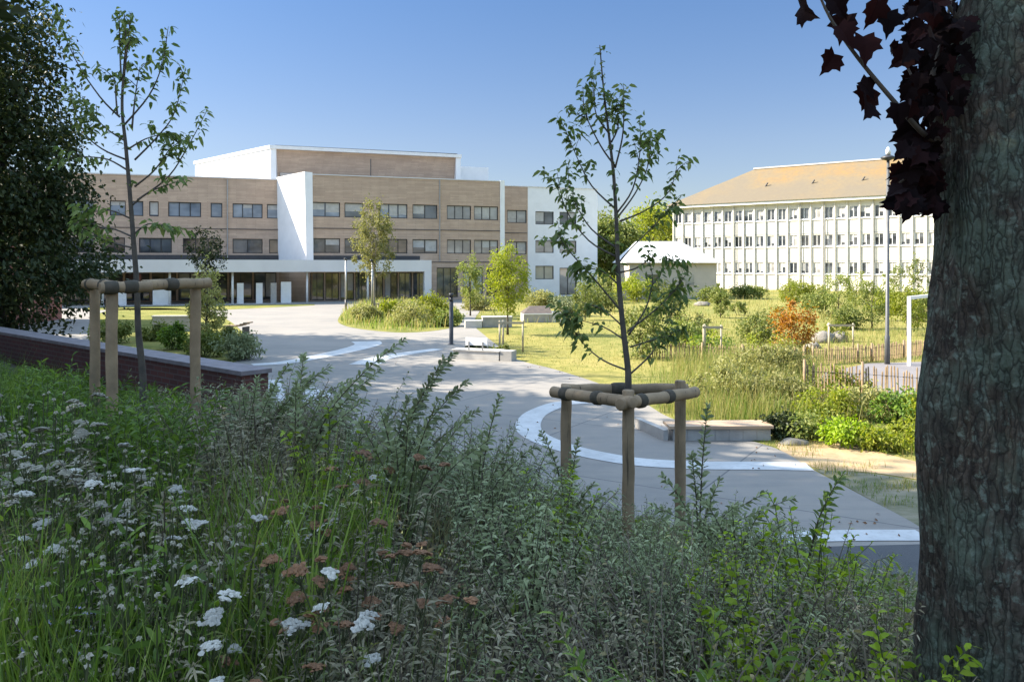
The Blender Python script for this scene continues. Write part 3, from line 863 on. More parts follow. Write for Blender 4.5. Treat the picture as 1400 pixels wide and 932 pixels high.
def sapling(name, label, Y, trunk, branches, leaf_n, L, lm, r0, seed, lowden=1.0):
    rr = random.Random(seed)
    base = W(*trunk[0], Y)
    zb = hill(base.x, base.y) - .05
    o = empty(name, (base.x, base.y, zb), label, 'tree')
    org = Vector((base.x, base.y, zb))
    tp = [Vector((0, 0, 0))] + [W(x, y, Y) - org for x, y in trunk]
    tp = smooth_poly(tp, 4, False)
    n = len(tp)
    t = MB(); t.tube(tp, [r0 * (1 - .88 * i / (n - 1)) for i in range(n)], 8)
    lf = MB()
    def leafy(pts, dens, start):
        seg = [(pts[i], pts[i + 1]) for i in range(len(pts) - 1)]
        Ls = sum((b2 - a).length for a, b2 in seg); acc = 0; P, D = [], []
        for a, b2 in seg:
            l = (b2 - a).length
            for _ in range(max(1, int(l * dens))):
                k = rr.random(); f = (acc + l * k) / Ls
                if f < start or rr.random() > .15 + .85 * f ** 1.5: continue
                p = a.lerp(b2, k)
                d = (b2 - a).normalized() * .5 + Vector((rr.gauss(0, .7), rr.gauss(0, .7), rr.gauss(-.35, .4)))
                P.append(p + Vector((rr.gauss(0, .02), rr.gauss(0, .02), rr.gauss(0, .015)))); D.append(d)
            acc += l
        if P:
            P = np.array(P); lf.leaves(P, np.array(D), L * NR.uniform(.65, 1.25, len(P)), L * .21, 0, .45, .35, 6)
    leafy(tp[n // 2:], leaf_n * .75, .0)
    for br in branches:
        dy = rr.uniform(-.25, .25); c = [W(x, y, Y) - org for x, y in br]
        for i, p in enumerate(c): p.y += dy * i / (len(c) - 1) * (c[-1] - c[0]).length
        c = smooth_poly(c, 4, False)
        t.tube(c, [r0 * .26 * (1 - .8 * i / (len(c) - 1)) for i in range(len(c))], 5)
        leafy(c, leaf_n, .34)
        for _ in range(rr.randint(2, 4)):
            k = rr.randint(len(c) // 2, len(c) - 2); s = c[k]
            ax = (c[k + 1] - c[k]).normalized()
            d = (ax + Vector((rr.gauss(0, .55), rr.gauss(0, .55), rr.uniform(-.2, .5)))).normalized()
            tw = [s, s + d * .06, s + d * .11 + Vector((0, 0, -.01)), s + d * rr.uniform(.13, .22) + Vector((0, 0, -.03))]
            t.tube(tw, [r0 * .12, r0 * .09, r0 * .07, r0 * .04], 4)
            leafy(tw, leaf_n * 1.25, .0)
    lf.build('foliage', lm, o)
    t.build('trunk', M['bark_young'], o, True)
    return o


def zz(pts, sx, ox, oy): return [(ox + x * sx, oy + y * sx) for x, y in pts]
k = .537
RB = [[(190, 440), (130, 380), (95, 310), (65, 235)], [(188, 330), (150, 280), (110, 200), (103, 135)], [(188, 335), (205, 260), (208, 190), (205, 125)],
      [(192, 450), (230, 390), (245, 300), (242, 215)], [(195, 460), (240, 400), (275, 330), (290, 245)], [(200, 470), (270, 440), (330, 390), (355, 300)],
      [(195, 540), (130, 490), (90, 420), (70, 340)], [(190, 560), (120, 520), (60, 440), (38, 350)], [(195, 580), (225, 545), (300, 470), (365, 400)],
      [(205, 700), (130, 610), (60, 530), (45, 490)], [(220, 750), (300, 690), (350, 640), (375, 610)], [(225, 860), (280, 810), (310, 760), (340, 700)],
      [(220, 850), (150, 820), (90, 760), (55, 690)], [(214, 745), (165, 700), (120, 680)], [(222, 780), (160, 740), (85, 720)], [(205, 640), (160, 600), (120, 590)],
      [(222, 760), (265, 690), (280, 620), (270, 570)], [(226, 790), (290, 770), (330, 760)], [(200, 600), (240, 590), (290, 560), (330, 570)], [(178, 270), (195, 230), (190, 170)], [(175, 250), (140, 200), (135, 150)]]
RB = [zz(b2, k, 740, 50) for b2 in RB]
sapling('sapling_tree', 'young tree in full height between three timber stakes, right of centre', 5.5,
        [(858, 560), (859, 525), (858, 500), (851, 440), (845, 370), (843, 310), (839, 240), (832, 180), (825, 120), (820, 62)], RB, 135, .062, M['lf_sap'], .029, 3)
k = .3646
LBm = [[(465, 470), (560, 360), (610, 250), (630, 150)], [(505, 600), (590, 510), (650, 420), (690, 250)], [(515, 750), (620, 660), (690, 530), (750, 390)],
       [(450, 440), (390, 370), (310, 230), (250, 40)], [(475, 600), (390, 560), (330, 490), (275, 310)], [(440, 430), (425, 330), (415, 270)], [(495, 480), (498, 350), (505, 240)],
       [(495, 770), (560, 720), (640, 690), (700, 670)], [(455, 300), (440, 170), (430, 30)], [(465, 290), (490, 180), (515, 60)], [(480, 640), (410, 600), (340, 590), (310, 590)],
       [(490, 820), (420, 790), (360, 800)], [(500, 890), (430, 860), (370, 850), (320, 800)], [(500, 880), (560, 840), (620, 850)], [(480, 560), (540, 520), (600, 500)], [(470, 530), (400, 480), (360, 420)],
       [(498, 930), (400, 900), (330, 850)], [(505, 700), (580, 640), (640, 560), (670, 540)]]
LBm = [zz(b2, k, 0, 0) for b2 in LBm]
sapling('sapling_tree', 'young tree between three timber stakes beside the brick wall on the left', 5.9,
        [(196, 545), (194, 500), (189, 450), (187, 390), (183, 335), (178, 270), (172, 200), (167, 150), (169, 100), (172, 60), (170, 20)], LBm, 130, .062, M['lf_sap'], .031, 4)

# timber tree guards
def guard(label, Y, posts, rails, r=.039):
    c = W(*posts[0][:2], posts[0][2]); org = Vector((c.x, c.y, 0))
    o = empty('tree_guard', org, label, 'tree guard', 'timber tree guards')
    for px, py, yy in posts:
        t = W(px, py, yy) - org; zb = hill(t.x + org.x, t.y + org.y) - .15
        mb = MB(); n = 9
        mb.tube([(t.x + R.uniform(-.003, .003), t.y, zb + (t.z - zb) * i / n) for i in range(n)] + [(t.x, t.y, t.z - .006), (t.x, t.y, t.z)], [r * R.uniform(.96, 1.05) for _ in range(n)] + [r, r * .86], 14)
        mb.build('post', M['timber'], o, True)
    for (a, b2) in rails:
        A, Bq = W(*a) - org, W(*b2) - org
        mb = MB(); n = 8
        P = [A.lerp(Bq, i / n) + Vector((0, 0, R.uniform(-.004, .004))) for i in range(n + 1)]
        d = (Bq - A).normalized() * .004
        mb.tube([P[0] - d] + P + [P[-1] + d], [r * .85] + [r * R.uniform(.97, 1.06) for _ in P] + [r * .85], 14)
        mb.build('rail', M['timber'], o, True)
        for f in ((.24, .66) if rails.index((a, b2)) < 2 else (.47,)):
            c0 = A.lerp(Bq, f + R.uniform(-.09, .09)); ax = (Bq - A).normalized() * R.uniform(.8, 1.7)
            mb = MB(); mb.tube([c0 - ax * .035, c0 - ax * .02, c0 + ax * .02, c0 + ax * .035], [r * 1.08, r * 1.22, r * 1.25, r * 1.08], 12)
            mb.build('strap', M['rope'], o, True)
    return o
guard('timber tree guard of three round posts and rails around the sapling right of centre', 5.5,
      [(774, 527, 5.75), (859, 533, 5.1), (930, 520, 5.7)],
      [((757, 536, 5.72), (866, 550, 5.02)), ((848, 552, 5.03), (951, 536, 5.68)), ((768, 532, 5.83), (940, 531, 5.83))])
guard('timber tree guard of round posts and rails around the sapling beside the brick wall', 5.9,
      [(153, 384, 5.3), (130, 386, 6.1), (267, 383, 5.9)],
      [((137, 394, 5.22), (206, 391, 5.42)), ((118, 388, 6.1), (160, 391, 5.3)), ((195, 390, 5.5), (286, 387, 5.95))], .037)

# background and middle distance trees
def gt(px, Y): return Vector(((px - CX) / F * Y, Y, 0))
for i, (px, Y, h, r, lab) in enumerate([(893, 118, 11.5, 5, 'bright green tree rising behind the low hall'), (833, 96, 8.6, 3.6, 'green tree at the end of the white wing'),
                                        (925, 135, 12, 5, 'green tree behind the left end of the classroom block'), (790, 118, 8, 4, 'pale green tree hidden behind the white wing')][:3]):
    make_tree('broadleaf_tree', lab, gt(px, Y), h, .3, (0, 0, h * .58), (r, r, h * .45), 120, 9000, .42, M['lf_yellow' if i == 0 else 'lf_mid'], M['bark_dark'], nlimb=10)
make_tree('birch_tree', 'pale feathery birch before the white canopy', gt(511, 48), 5, .07, (0, 0, 5.0), (1.15, 1.15, 2.9), 130, 5200, .13, M['lf_pale'], M['bark_pale'], 'col', nlimb=26, hollow=0, spread=.2)
make_tree('young_tree', 'small bright yellow green tree in the middle of the lawn', gt(694, 36.5), 3.5, .05, (0, 0, 2.55), (.95, .95, 1.5), 120, 4200, .11, M['lf_yellow'], M['bark_young'], 'ell', nlimb=14, hollow=.1, spread=.25)
make_tree('young_tree', 'slim green tree behind the small yellow green tree', gt(643, 50), 3.4, .05, (0, 0, 2.3), (.8, .8, 1.5), 60, 2200, .12, M['lf_mid'], M['bark_young'], 'ell', nlimb=10, hollow=.1)
make_tree('autumn_tree', 'slender young tree with pale yellow leaves left of the plaza', gt(283, 30), 4, .05, (0, 0, 1.9), (.62, .6, 1.9), 90, 2300, .12, M['lf_pale'], M['bark_young'], 'col', nlimb=16, hollow=0, spread=.25)
make_tree('young_tree', 'small dark green tree behind the pale yellow tree', gt(283, 36), 5, .06, (0, 0, 3.9), (.75, .7, 1.0), 40, 1100, .13, M['lf_dark'], M['bark_young'], 'ell', nlimb=10, hollow=.1)
for px, Y, h, r, lm, lab in [(1146, 46, 3.4, .75, 'lf_mid', 'columnar young tree left of the tall lamp post'), (1192, 40, 2.9, .9, 'lf_mid', 'bushy young tree just left of the lamp post'),
                             (1255, 50, 4.4, .6, 'lf_mid', 'tall slim tree above the goal crossbar'), (1240, 36, 2.6, .8, 'lf_yellow', 'yellow green tree beside the white goal post'),
                             (985, 48, 2.1, .5, 'lf_mid', 'tiny sapling in the meadow before the classroom block'), (1080, 62, 2.2, .8, 'lf_yellow', 'yellowish young tree before the classroom block'),
                             (1222, 58, 3.6, .9, 'lf_mid', 'young tree behind the tall lamp post'), (1170, 60, 3.0, .9, 'lf_yellow', 'light green young tree close to the classroom wall'),
                             (800, 46, 2.4, .7, 'lf_mid', 'young tree seen through the sapling on its left side'), (915, 40, 2.2, .8, 'lf_mid', 'young tree seen right of the staked sapling')]:
    make_tree('young_tree', lab, gt(px, Y), h, .035, (0, 0, h * .55), (r, r, h * .47), 46, 1500, .11, M[lm], M['bark_young'], 'col', nlimb=12, hollow=0, spread=.25)


def bush(name, label, px, Y, w, h, lm, n=1500, leaf=.09, cat='shrub', group=None, prof='ell', loc=None):
    o = empty(name, loc or gt(px, Y), label, cat, group)
    mb = MB()
    pts = crown_leaves(mb, (0, 0, h * .5), (w / 2, w / 2 * .9, h * .52), max(14, n // 45), n, leaf, leaf * .3, 0, prof, .3, .15)
    mb.build('foliage', M[lm], o)
    t = MB()
    for p in pts[::3]:
        p = Vector(p); t.tube([(p.x * .15, p.y * .15, -.05), (p.x * .6, p.y * .6, p.z * .5), p], [.014, .01, .004], 4)
    t.build('stem', M['stem_brown'], o)
    return o


for px, py, w, h, lm, lab in [(1040, 481, 1.55, 1.35, 'lf_mid', 'rounded dark green bush left of the orange bush'), (1086, 487, 1.4, 2.0, 'lf_orange', 'orange autumn bush in the meadow'),
                              (880, 490, 1.6, 1.7, 'lf_mid', 'green bush behind the staked sapling'), (930, 474, 1.4, 1.0, 'lf_mid', 'low green bush right of the sapling crown'),
                              (1066, 598, .75, .42, 'lf_dark', 'low dark bush at the right end of the timber bench'), (1108, 600, 1.0, .5, 'lf_mid', 'grey green shrub right of the timber bench'),
                              (1160, 610, .9, .42, 'lf_lime', 'lime green shrub beside the sandy path'), (1205, 615, .9, .42, 'lf_yellow', 'second lime shrub along the sandy path, left of the trunk'),
                              (1250, 612, .9, .5, 'lf_yellow', 'bright shrub along the sandy path next to the big trunk'), (1300, 618, 1, .5, 'lf_yellow', 'bright shrub behind the big trunk'),
                              (1130, 575, 1.2, .65, 'lf_yellow', 'yellow green shrub before the paling fence, left end'), (1180, 572, 1.2, .6, 'lf_pale', 'pale olive shrub before the paling fence, middle'),
                              (1225, 578, 1.1, .65, 'lf_green', 'green shrub before the paling fence, right end'), (1270, 580, 1.2, .65, 'lf_yellow', 'yellow green shrub before the paling fence by the trunk'),
                              (1085, 562, 1.3, .75, 'lf_pale', 'tall pale olive shrub above the right end of the timber bench'), (1040, 556, 1.3, .75, 'lf_pale', 'straw coloured shrub behind the timber bench'),
                              (990, 552, 1.4, .85, 'lf_pale', 'pale feathery shrub behind the timber bench, left of the straw shrub'), (1065, 525, 1.5, 1.0, 'lf_pale', 'large pale olive shrub below the orange bush'),
                              (1010, 520, 1.5, .8, 'lf_pale', 'pale shrub in tall grass below the dark green bush'), (1150, 548, 1.2, .7, 'lf_yellow', 'yellow green shrub against the paling fence'),
                              (655, 486, .8, .5, 'lf_dark', 'small dark bush left of the slatted bench'), (686, 488, .6, .4, 'lf_mid', 'small bush inside the stake frame'),
                              (560, 446, 2.2, 1.3, 'lf_pale', 'large pale ornamental grass shrub on the island lawn'), (590, 440, 2.0, 1.5, 'lf_yellow', 'yellowish shrub at the back of the island lawn'),
                              (500, 440, 1.8, .8, 'lf_pale', 'low pale shrub at the left of the island lawn'), (535, 434, 1.8, .9, 'lf_yellow', 'low yellow green shrub in the middle of the island lawn'),
                              (612, 446, 1.4, .9, 'lf_mid', 'green shrub at the right tip of the island lawn'), (240, 478, 1.0, .95, 'lf_green', 'fresh green shrub behind the brick wall'),
                              (330, 492, 1.4, .95, 'lf_grey', 'rounded grey green bush near the end of the brick wall'), (280, 488, 1.3, .8, 'lf_mid', 'dark green bush behind the wall coping'),
                              (305, 470, 1.2, .6, 'lf_mid', 'low bush under the pale yellow tree'), (215, 466, 1.2, .7, 'lf_mid', 'low bush left of the fresh green shrub'),
                              (150, 470, 1.6, 1.0, 'lf_mid', 'low bush behind the left tree guard'), (780, 432, 2.2, 1.2, 'lf_grey', 'grey green bush right of the sloping deck'), (820, 425, 2.4, 1.5, 'lf_mid', 'green bush seen left of the sapling trunk'),
                              (650, 424, 2.2, 1.2, 'lf_pale', 'pale grass shrub beside the slim green tree'), (735, 418, 2.6, 1.1, 'lf_pale', 'pale shrub behind the sloping deck'),
                              (1118, 425, 2.2, 1.3, 'lf_mid', 'green bush in front of the classroom block, middle'), (1210, 430, 2.0, 1.6, 'lf_yellow', 'light green bush behind the lamp post'),
                              (1265, 440, 2.0, 1.7, 'lf_mid', 'green bush behind the goal crossbar'), (1160, 450, 1.8, 1.0, 'lf_mid', 'green bush right of the boulders'), (1020, 408, 3, 1.2, 'lf_mid', 'low bush against the classroom wall, left part'),
                              (1095, 404, 4, 1.2, 'lf_yellow', 'low bush against the classroom wall, centre'), (815, 414, 3.4, 2.4, 'lf_mid', 'tall green bush before the left end of the low hall'), (868, 412, 3.4, 2.2, 'lf_yellow', 'yellow green bush before the middle of the low hall'), (905, 411, 2.6, 1.7, 'lf_mid', 'rounded bush before the right half of the low hall'),
                              (970, 412, 3, 1.1, 'lf_mid', 'low bush beside the low hall')]:
    p = G(px, py)
    bush('shrub', lab, px, p.y, w, h, lm, int(700 + 900 * min(1.2, w * h)), .05 + .0022 * p.y)

rs = random.Random(21); spots = []
while len(spots) < 34:
    px, py = rs.uniform(880, 1300), 396 + 95 * rs.random() ** 1.6
    p = G(px, py)
    if any((p - q).length < 1.6 for q in spots) or (px > 1150 and 24 < p.y < 30): continue
    spots.append(p); w = rs.uniform(.7, 1.7); h = rs.uniform(.4, 1.15)
    lm = rs.choice(['lf_mid', 'lf_pale', 'lf_yellow', 'lf_mid', 'lf_green', 'lf_straw'])
    nm = {'lf_mid': 'mid green', 'lf_pale': 'pale olive', 'lf_yellow': 'yellow green', 'lf_green': 'fresh green', 'lf_straw': 'straw coloured'}[lm]
    bush('shrub', '%s %s meadow shrub %s, %s' % ('small' if h < .7 else 'taller', nm, 'left of the orange bush' if px < 1050 else 'behind the orange bush' if px < 1120 else 'left of the street lamp' if px < 1210 else 'right of the street lamp',
         'close to the classroom block' if p.y > 70 else 'halfway to the classroom block' if p.y > 45 else 'near the low fence'), px, p.y, w, h, lm, 420, .05 + .002 * p.y, group='scattered meadow shrubs')

# ------------------------------------------------------------------ stuff: meadow grass
def in_poly(x, y, poly):
    x = np.asarray(x); y = np.asarray(y); c = np.zeros(x.shape, bool); n = len(poly); j = n - 1
    for i in range(n):
        xi, yi = poly[i][0], poly[i][1]; xj, yj = poly[j][0], poly[j][1]
        c ^= ((yi > y) != (yj > y)) & (x < (xj - xi) * (y - yi) / (yj - yi + 1e-12) + xi); j = i
    return c
court_poly = [tuple(G(*p).xy) for p in ((1120, 512), (1186, 497), (1290, 494), (1500, 490), (1600, 540), (1290, 552), (1180, 545), (1125, 530))]
sand_poly = [tuple(G(*p).xy) for p in ((1060, 612), (1075, 600), (1130, 602), (1200, 616), (1290, 638), (1450, 670), (1500, 760), (1263, 723), (1109, 641))]
def field(n, y0, y1, fx0, fx1, H, lm_bias, wd):
    Y = y0 + (y1 - y0) * NR.random(n) ** 1.0; X = Y * NR.uniform(fx0, fx1, n)
    ok = ~in_poly(X, Y, plaza) & ~in_poly(X, Y, court_poly) & ~in_poly(X, Y, sand_poly)
    X, Y = X[ok], Y[ok]
    nz = np.array([noise.noise((x * .25, y * .25, 3.1)) + .5 * noise.noise((x * .9, y * .9, 1.1)) for x, y in zip(X, Y)])
    tall = np.clip(.45 + nz * 1.1, .12, 1.3)
    return X, Y, tall, nz
mb = MB()
for (n, y0, y1, fx0, fx1, H, wd) in ((26000, 13, 24, .15, .75, .42, .006), (26000, 24, 42, -.02, .72, .4, .009), (16000, 42, 100, -.06, .7, .55, .02)):
    X, Y, tall, nz = field(n, y0, y1, fx0, fx1, H, 0, wd)
    # keep the open lawn short
    lawn_zone = (X / Y < .2) & (Y > 19) & (Y < 43)
    tall = np.where(lawn_zone, .14, tall)
    P = np.stack([X, Y, np.zeros(len(X))], 1)
    sel = NR.random(len(X)) < np.clip(.5 + nz, .1, .9)
    for s_, mi in ((sel, 0), (~sel, 1)):
        mb.blades(P[s_], H * tall[s_] * NR.uniform(.6, 1.3, s_.sum()), .55, wd * NR.uniform(.7, 1.3, s_.sum()), mi)
Y = NR.uniform(15.4, 27, 9000); X = Y * (.30 + .055 * NR.normal(size=9000))
ok = ~in_poly(X, Y, plaza) & ~in_poly(X, Y, court_poly)
P = np.stack([X[ok], Y[ok], np.zeros(ok.sum())], 1); half = NR.random(len(P)) < .55
mb.blades(P[half], NR.uniform(.3, .95, half.sum()), .4, .007, 0); mb.blades(P[~half], NR.uniform(.25, .8, (~half).sum()), .45, .007, 1)
turf_poly = [tuple(G(*p).xy) for p in ((1114, 643), (1190, 649), (1280, 663), (1430, 690), (1500, 760), (1400, 800), (1266, 722), (1192, 682))]
Y = NR.uniform(8, 13, 9000); X = NR.uniform(4, 9, 9000); ok = in_poly(X, Y, turf_poly)
nz = np.array([noise.noise((x * 1.1, y * 2.2, 7)) for x, y in zip(X, Y)]); ok &= nz > -.05
P = np.stack([X[ok], Y[ok], np.zeros(ok.sum())], 1); mb.blades(P, NR.uniform(.03, .11, len(P)), .7, .005, 1)
Y = NR.uniform(10.5, 16, 16000); X = NR.uniform(4, 12, 16000); ok = in_poly(X, Y, sand_poly)
nz = np.array([noise.noise((x * .9, y * 1.8, 2)) for x, y in zip(X, Y)]); ok &= nz > .12
P = np.stack([X[ok], Y[ok], np.full(ok.sum(), .006)], 1); mb.blades(P, NR.uniform(.04, .16, len(P)), .7, .005, 0)
tag(mb.build('meadow_grass', [M['grass_dry'], M['grass']]), 'straw and green meadow grass covering the ground right of the plaza', 'grass', kind='stuff')
mb = MB()
isl = [tuple(G(*p).xy) for p in ((464, 437), (472, 444), (500, 450), (555, 454), (608, 449), (629, 441), (626, 427), (603, 416), (560, 413), (500, 415), (476, 424))]
X = NR.uniform(-14, -2, 9000); Y = NR.uniform(37, 70, 9000); ok = in_poly(X, Y, isl)
P = np.stack([X[ok], Y[ok], np.full(ok.sum(), .016)], 1)
half = NR.random(len(P)) < .6
mb.blades(P[half], NR.uniform(.25, .85, half.sum()), .5, .022, 0); mb.blades(P[~half], NR.uniform(.2, .7, (~half).sum()), .5, .022, 1)
tag(mb.build('island_grass', [M['grass_dry'], M['grass']]), 'tall pale ornamental grass growing on the island lawn', 'grass', kind='stuff')

# ------------------------------------------------------------------ fences, court, lamps, benches
def paling(label, pts, h, gap=.1):
    base = pts[0]
    o = empty('paling_fence', (base.x, base.y, 0), label, 'fence', 'chestnut paling fences')
    mb, pm = MB(), MB()
    k = 0
    for a, b2 in zip(pts, pts[1:]):
        L = (b2 - a).length; n = int(L / gap); d = (b2 - a).normalized(); ang = math.atan2(d.y, d.x)
        for i in range(n):
            p = a.lerp(b2, (i + R.uniform(-.2, .2)) / n) - base
            hh = h * R.uniform(.88, 1.08); ln = R.uniform(-.03, .03)
            mb.tube([(p.x, p.y, 0), (p.x + ln * d.x, p.y + ln * d.y, hh * .96), (p.x + ln * d.x, p.y + ln * d.y, hh)], [.021, .019, .008], 5)
        for i in range(int(L / 1.9) + 1):
            p = a + d * (i * 1.9) - base
            q = MB(); q.tube([(p.x + d.y * .05, p.y - d.x * .05, 0), (p.x + d.y * .05, p.y - d.x * .05, h * 1.12)], .035, 8); q.build('post', M['timber'], o, True)
        for z in (.25, .8):
            pm.tube([a - base + Vector((d.y * .02, -d.x * .02, h * z)), b2 - base + Vector((d.y * .02, -d.x * .02, h * z))], .006, 4)
    pl = mb.build('palings', M['timber'], o); pl['kind'] = 'stuff'
    pm.build('wire', M['steel'], o)
paling('low chestnut paling fence in front of the sports court, half hidden by shrubs', [G(1100, 548), G(1180, 553), G(1290, 563), G(1420, 578)], .88, .072)
paling('low chestnut paling fence behind the goal post beyond the court', [G(885, 489), G(1015, 496), G(1110, 499), G(1190, 494), G(1285, 483), G(1420, 470)], .55, .085)

pg = G(1243, 500)
o = empty('goal_frame', (pg.x, pg.y, 0), 'white metal handball goal frame on the grey sports court', 'goal', rz=math.atan2(3.3, 2.9))
for x in (0, 3.9):
    mb = MB(); mb.bb(x - .05, x + .05, -.05, .05, .012, 2.1); mb.build('post', M['white_metal'], o)
mb = MB(); mb.bb(-.05, 3.95, -.05, .05, 2.1, 2.2); mb.build('crossbar', M['white_metal'], o)
mb = MB(); mb.tube([(0.05, .02, 1.85), (.28, .02, 2.11)], .02, 6); mb.tube([(3.85, .02, 1.85), (3.6, .02, 2.11)], .02, 6); mb.build('brace', M['white_metal'], o)

pl = G(1213, 498)
o = empty('street_lamp', (pl.x, pl.y, 0), 'tall grey street lamp standing by the sports court', 'street lamp')
mb = MB(); mb.tube([(0, 0, 0), (0, 0, .9), (0, 0, .95), (.03, 0, 6.6)], [.085, .08, .062, .045], 12); mb.build('pole', M['steel_mid'], o, True)
mb = MB(); mb.tube([(.03, 0, 6.55), (.03, 0, 6.62), (.03, 0, 6.66), (.03, 0, 6.74)], [.06, .23, .22, .05], 16); mb.build('lamp_head', M['steel'], o, True)
mb = MB(); mb.tube([(.03, 0, 6.74), (.03, 0, 6.86), (.03, 0, 6.98)], [.07, .085, .03], 12); mb.build('lamp_cap', M['white_metal'], o, True)
for px, py, h, lab in ((473, 425, 3.5, 'slim pale lamp post in front of the canopy, left of the birch'), (509, 436, 3.35, 'slim pale lamp post beside the birch trunk')):
    p = G(px, py)
    o = empty('lamp_post', (p.x, p.y, 0), lab, 'lamp post', 'slim lamp posts before the canopy')
    mb = MB(); mb.tube([(0, 0, 0), (0, 0, .8)], .08, 10); mb.build('base_sleeve', M['steel'], o, True)
    mb = MB(); mb.tube([(0, 0, .8), (0, 0, h)], [.075, .06], 10); mb.build('pole', M['steel_pale'], o, True)
    mb = MB(); mb.tube([(0, 0, h), (0, 0, h + .05), (0, -.2, h + .1), (0, -.45, h + .1)], [.07, .08, .09, .06], 8); mb.build('lamp_head', M['steel'], o, True)
p = G(617, 471)
o = empty('bollard_light', (p.x, p.y, 0), 'black bollard light at the edge of the sunlit paving', 'bollard')
mb = MB(); mb.tube([(0, 0, 0), (0, 0, .03), (0, 0, .031), (0, 0, 1.72)], [.14, .14, .085, .085], 14); mb.build('post', M['frame_dark'], o, True)
mb = MB(); mb.tube([(0, 0, 1.72), (0, 0, 1.9), ], [.07, .07], 14); mb.build('lens', M['frame_dark'], o, True)
mb = MB(); mb.tube([(0, 0, 1.9), (0, 0, 2.04), (0, 0, 2.06)], [.095, .095, .08], 14); mb.build('cap', M['steel'], o, True)


def box_part(name, m, o, *a):
    mb = MB(); mb.bb(*a); return mb.build(name, m, o)
# timber bench by the paving, right of the tree guard
pb = G(1055, 603.5)
o = empty('timber_bench', (pb.x, pb.y, 0), 'low timber topped bench on a stone base beside the paving', 'bench', rz=.03)
mb = MB()
for i in range(7):
    z0, x1 = 0.02, 0
    mb.bb(-1.78 + i * .255, -1.78 + i * .255 + .25, .05, .5, .012, .235)
mb.build('stone_base', M['concrete'], o)
for i in range(3): box_part('slat', M['bench_wood'], o, -1.86, .04, .0 + i * .19, .18 + i * .19, .235, .285)
mb = MB(); mb.add([(-1.95, .1, .012), (-1.865, .1, .012), (-1.865, .3, .012), (-2.15, 1.3, .012), (-2.25, 1.27, .012), (-1.95, .1, .2), (-1.865, .1, .2), (-1.865, .3, .2), (-2.15, 1.3, .2), (-2.25, 1.27, .2)],
                  [(4, 3, 2, 1, 0), (5, 6, 7, 8, 9), (0, 1, 6, 5), (1, 2, 7, 6), (2, 3, 8, 7), (3, 4, 9, 8), (4, 0, 5, 9)])
mb.build('side_wall', M['concrete'], o)
# slatted bench with backrest near the small tree
pb = G(681, 494)
o = empty('park_bench', (pb.x, pb.y, 0), 'pale bench with small slatted backrest at the edge of the lawn', 'bench', rz=math.radians(160))
box_part('base', M['concrete_pale'], o, 0, 1.65, -.55, -.05, .01, .3)
for i in range(4): box_part('slat', M['concrete_pale'], o, -.03, 1.7, -.6 + i * .15, -.6 + i * .15 + .13, .303, .345)
for x in (.55, 1.05): box_part('bracket', M['steel_pale'], o, x, x + .04, -.06, -.02, .345, .62)
box_part('backrest', M['white'], o, .42, 1.2, -.1, -.06, .5, .75)
box_part('planter_end', M['concrete'], o, -.45, -.05, -.55, -.05, .01, .34)
pb = G(660, 448)
o = empty('concrete_block', (pb.x, pb.y, 0), 'grey concrete seating block beside the path before the yellow green tree', 'seat', rz=.12)
box_part('block', M['concrete'], o, 0, 1.5, 0, .6, .01, .5); box_part('plinth', M['concrete_pale'], o, -.9, -.05, -.2, .5, .01, .38); box_part('top_slab', M['concrete_pale'], o, -.03, 1.53, -.03, .63, .502, .56)
pb = G(716, 441)
o = empty('sloping_deck', (pb.x, pb.y, 0), 'sloping dark timber deck on a pale concrete base in the lawn', 'deck', rz=.12)
box_part('base', M['concrete'], o, 0, 1.6, 0, 1.4, .01, .5); box_part('end_block', M['concrete_pale'], o, 1.604, 2.1, -.02, 1.4, .01, .55)
mb = MB(); mb.add([(-.02, -.02, .502), (1.6, -.02, .502), (1.6, 1.42, .502), (-.02, 1.42, .502), (.5, 1.0, .85), (1.6, 1.0, .85), (1.6, 1.42, .85), (.5, 1.42, .85)], [(0, 1, 5, 4), (1, 2, 6, 5), (4, 5, 6, 7), (0, 4, 7, 3), (3, 7, 6, 2), (3, 2, 1, 0)])
mb.build('deck_boards', M['timber_dark'], o)
box_part('edge_trim', M['white'], o, 0, 1.6, -.035, -.005, .44, .5)
# left lounge seats and low wall
pb = G(305, 458)
o = empty('lounge_bench', (pb.x, pb.y, 0), 'curved slatted lounge bench at the left edge of the plaza', 'bench', rz=-.25)
for i in range(7):
    t = i / 6; box_part('slat', M['timber'], o, i * .17, i * .17 + .14, 0, .6, .38 + .35 * max(0, t - .45) ** 1.3, .43 + .35 * max(0, t - .45) ** 1.3)
for x in (.1, .95): box_part('leg', M['steel'], o, x, x + .06, .05, .55, .01, .38)
pb = G(208, 454)
o = empty('low_concrete_wall', (pb.x, pb.y, 0), 'low grey concrete wall on the shaded lawn behind the left sapling', 'wall', rz=.05)
box_part('wall_body', M['concrete'], o, 0, 1.75, 0, .3, .01, .72); box_part('cap', M['concrete_pale'], o, -.03, 1.78, -.03, .33, .722, .78)
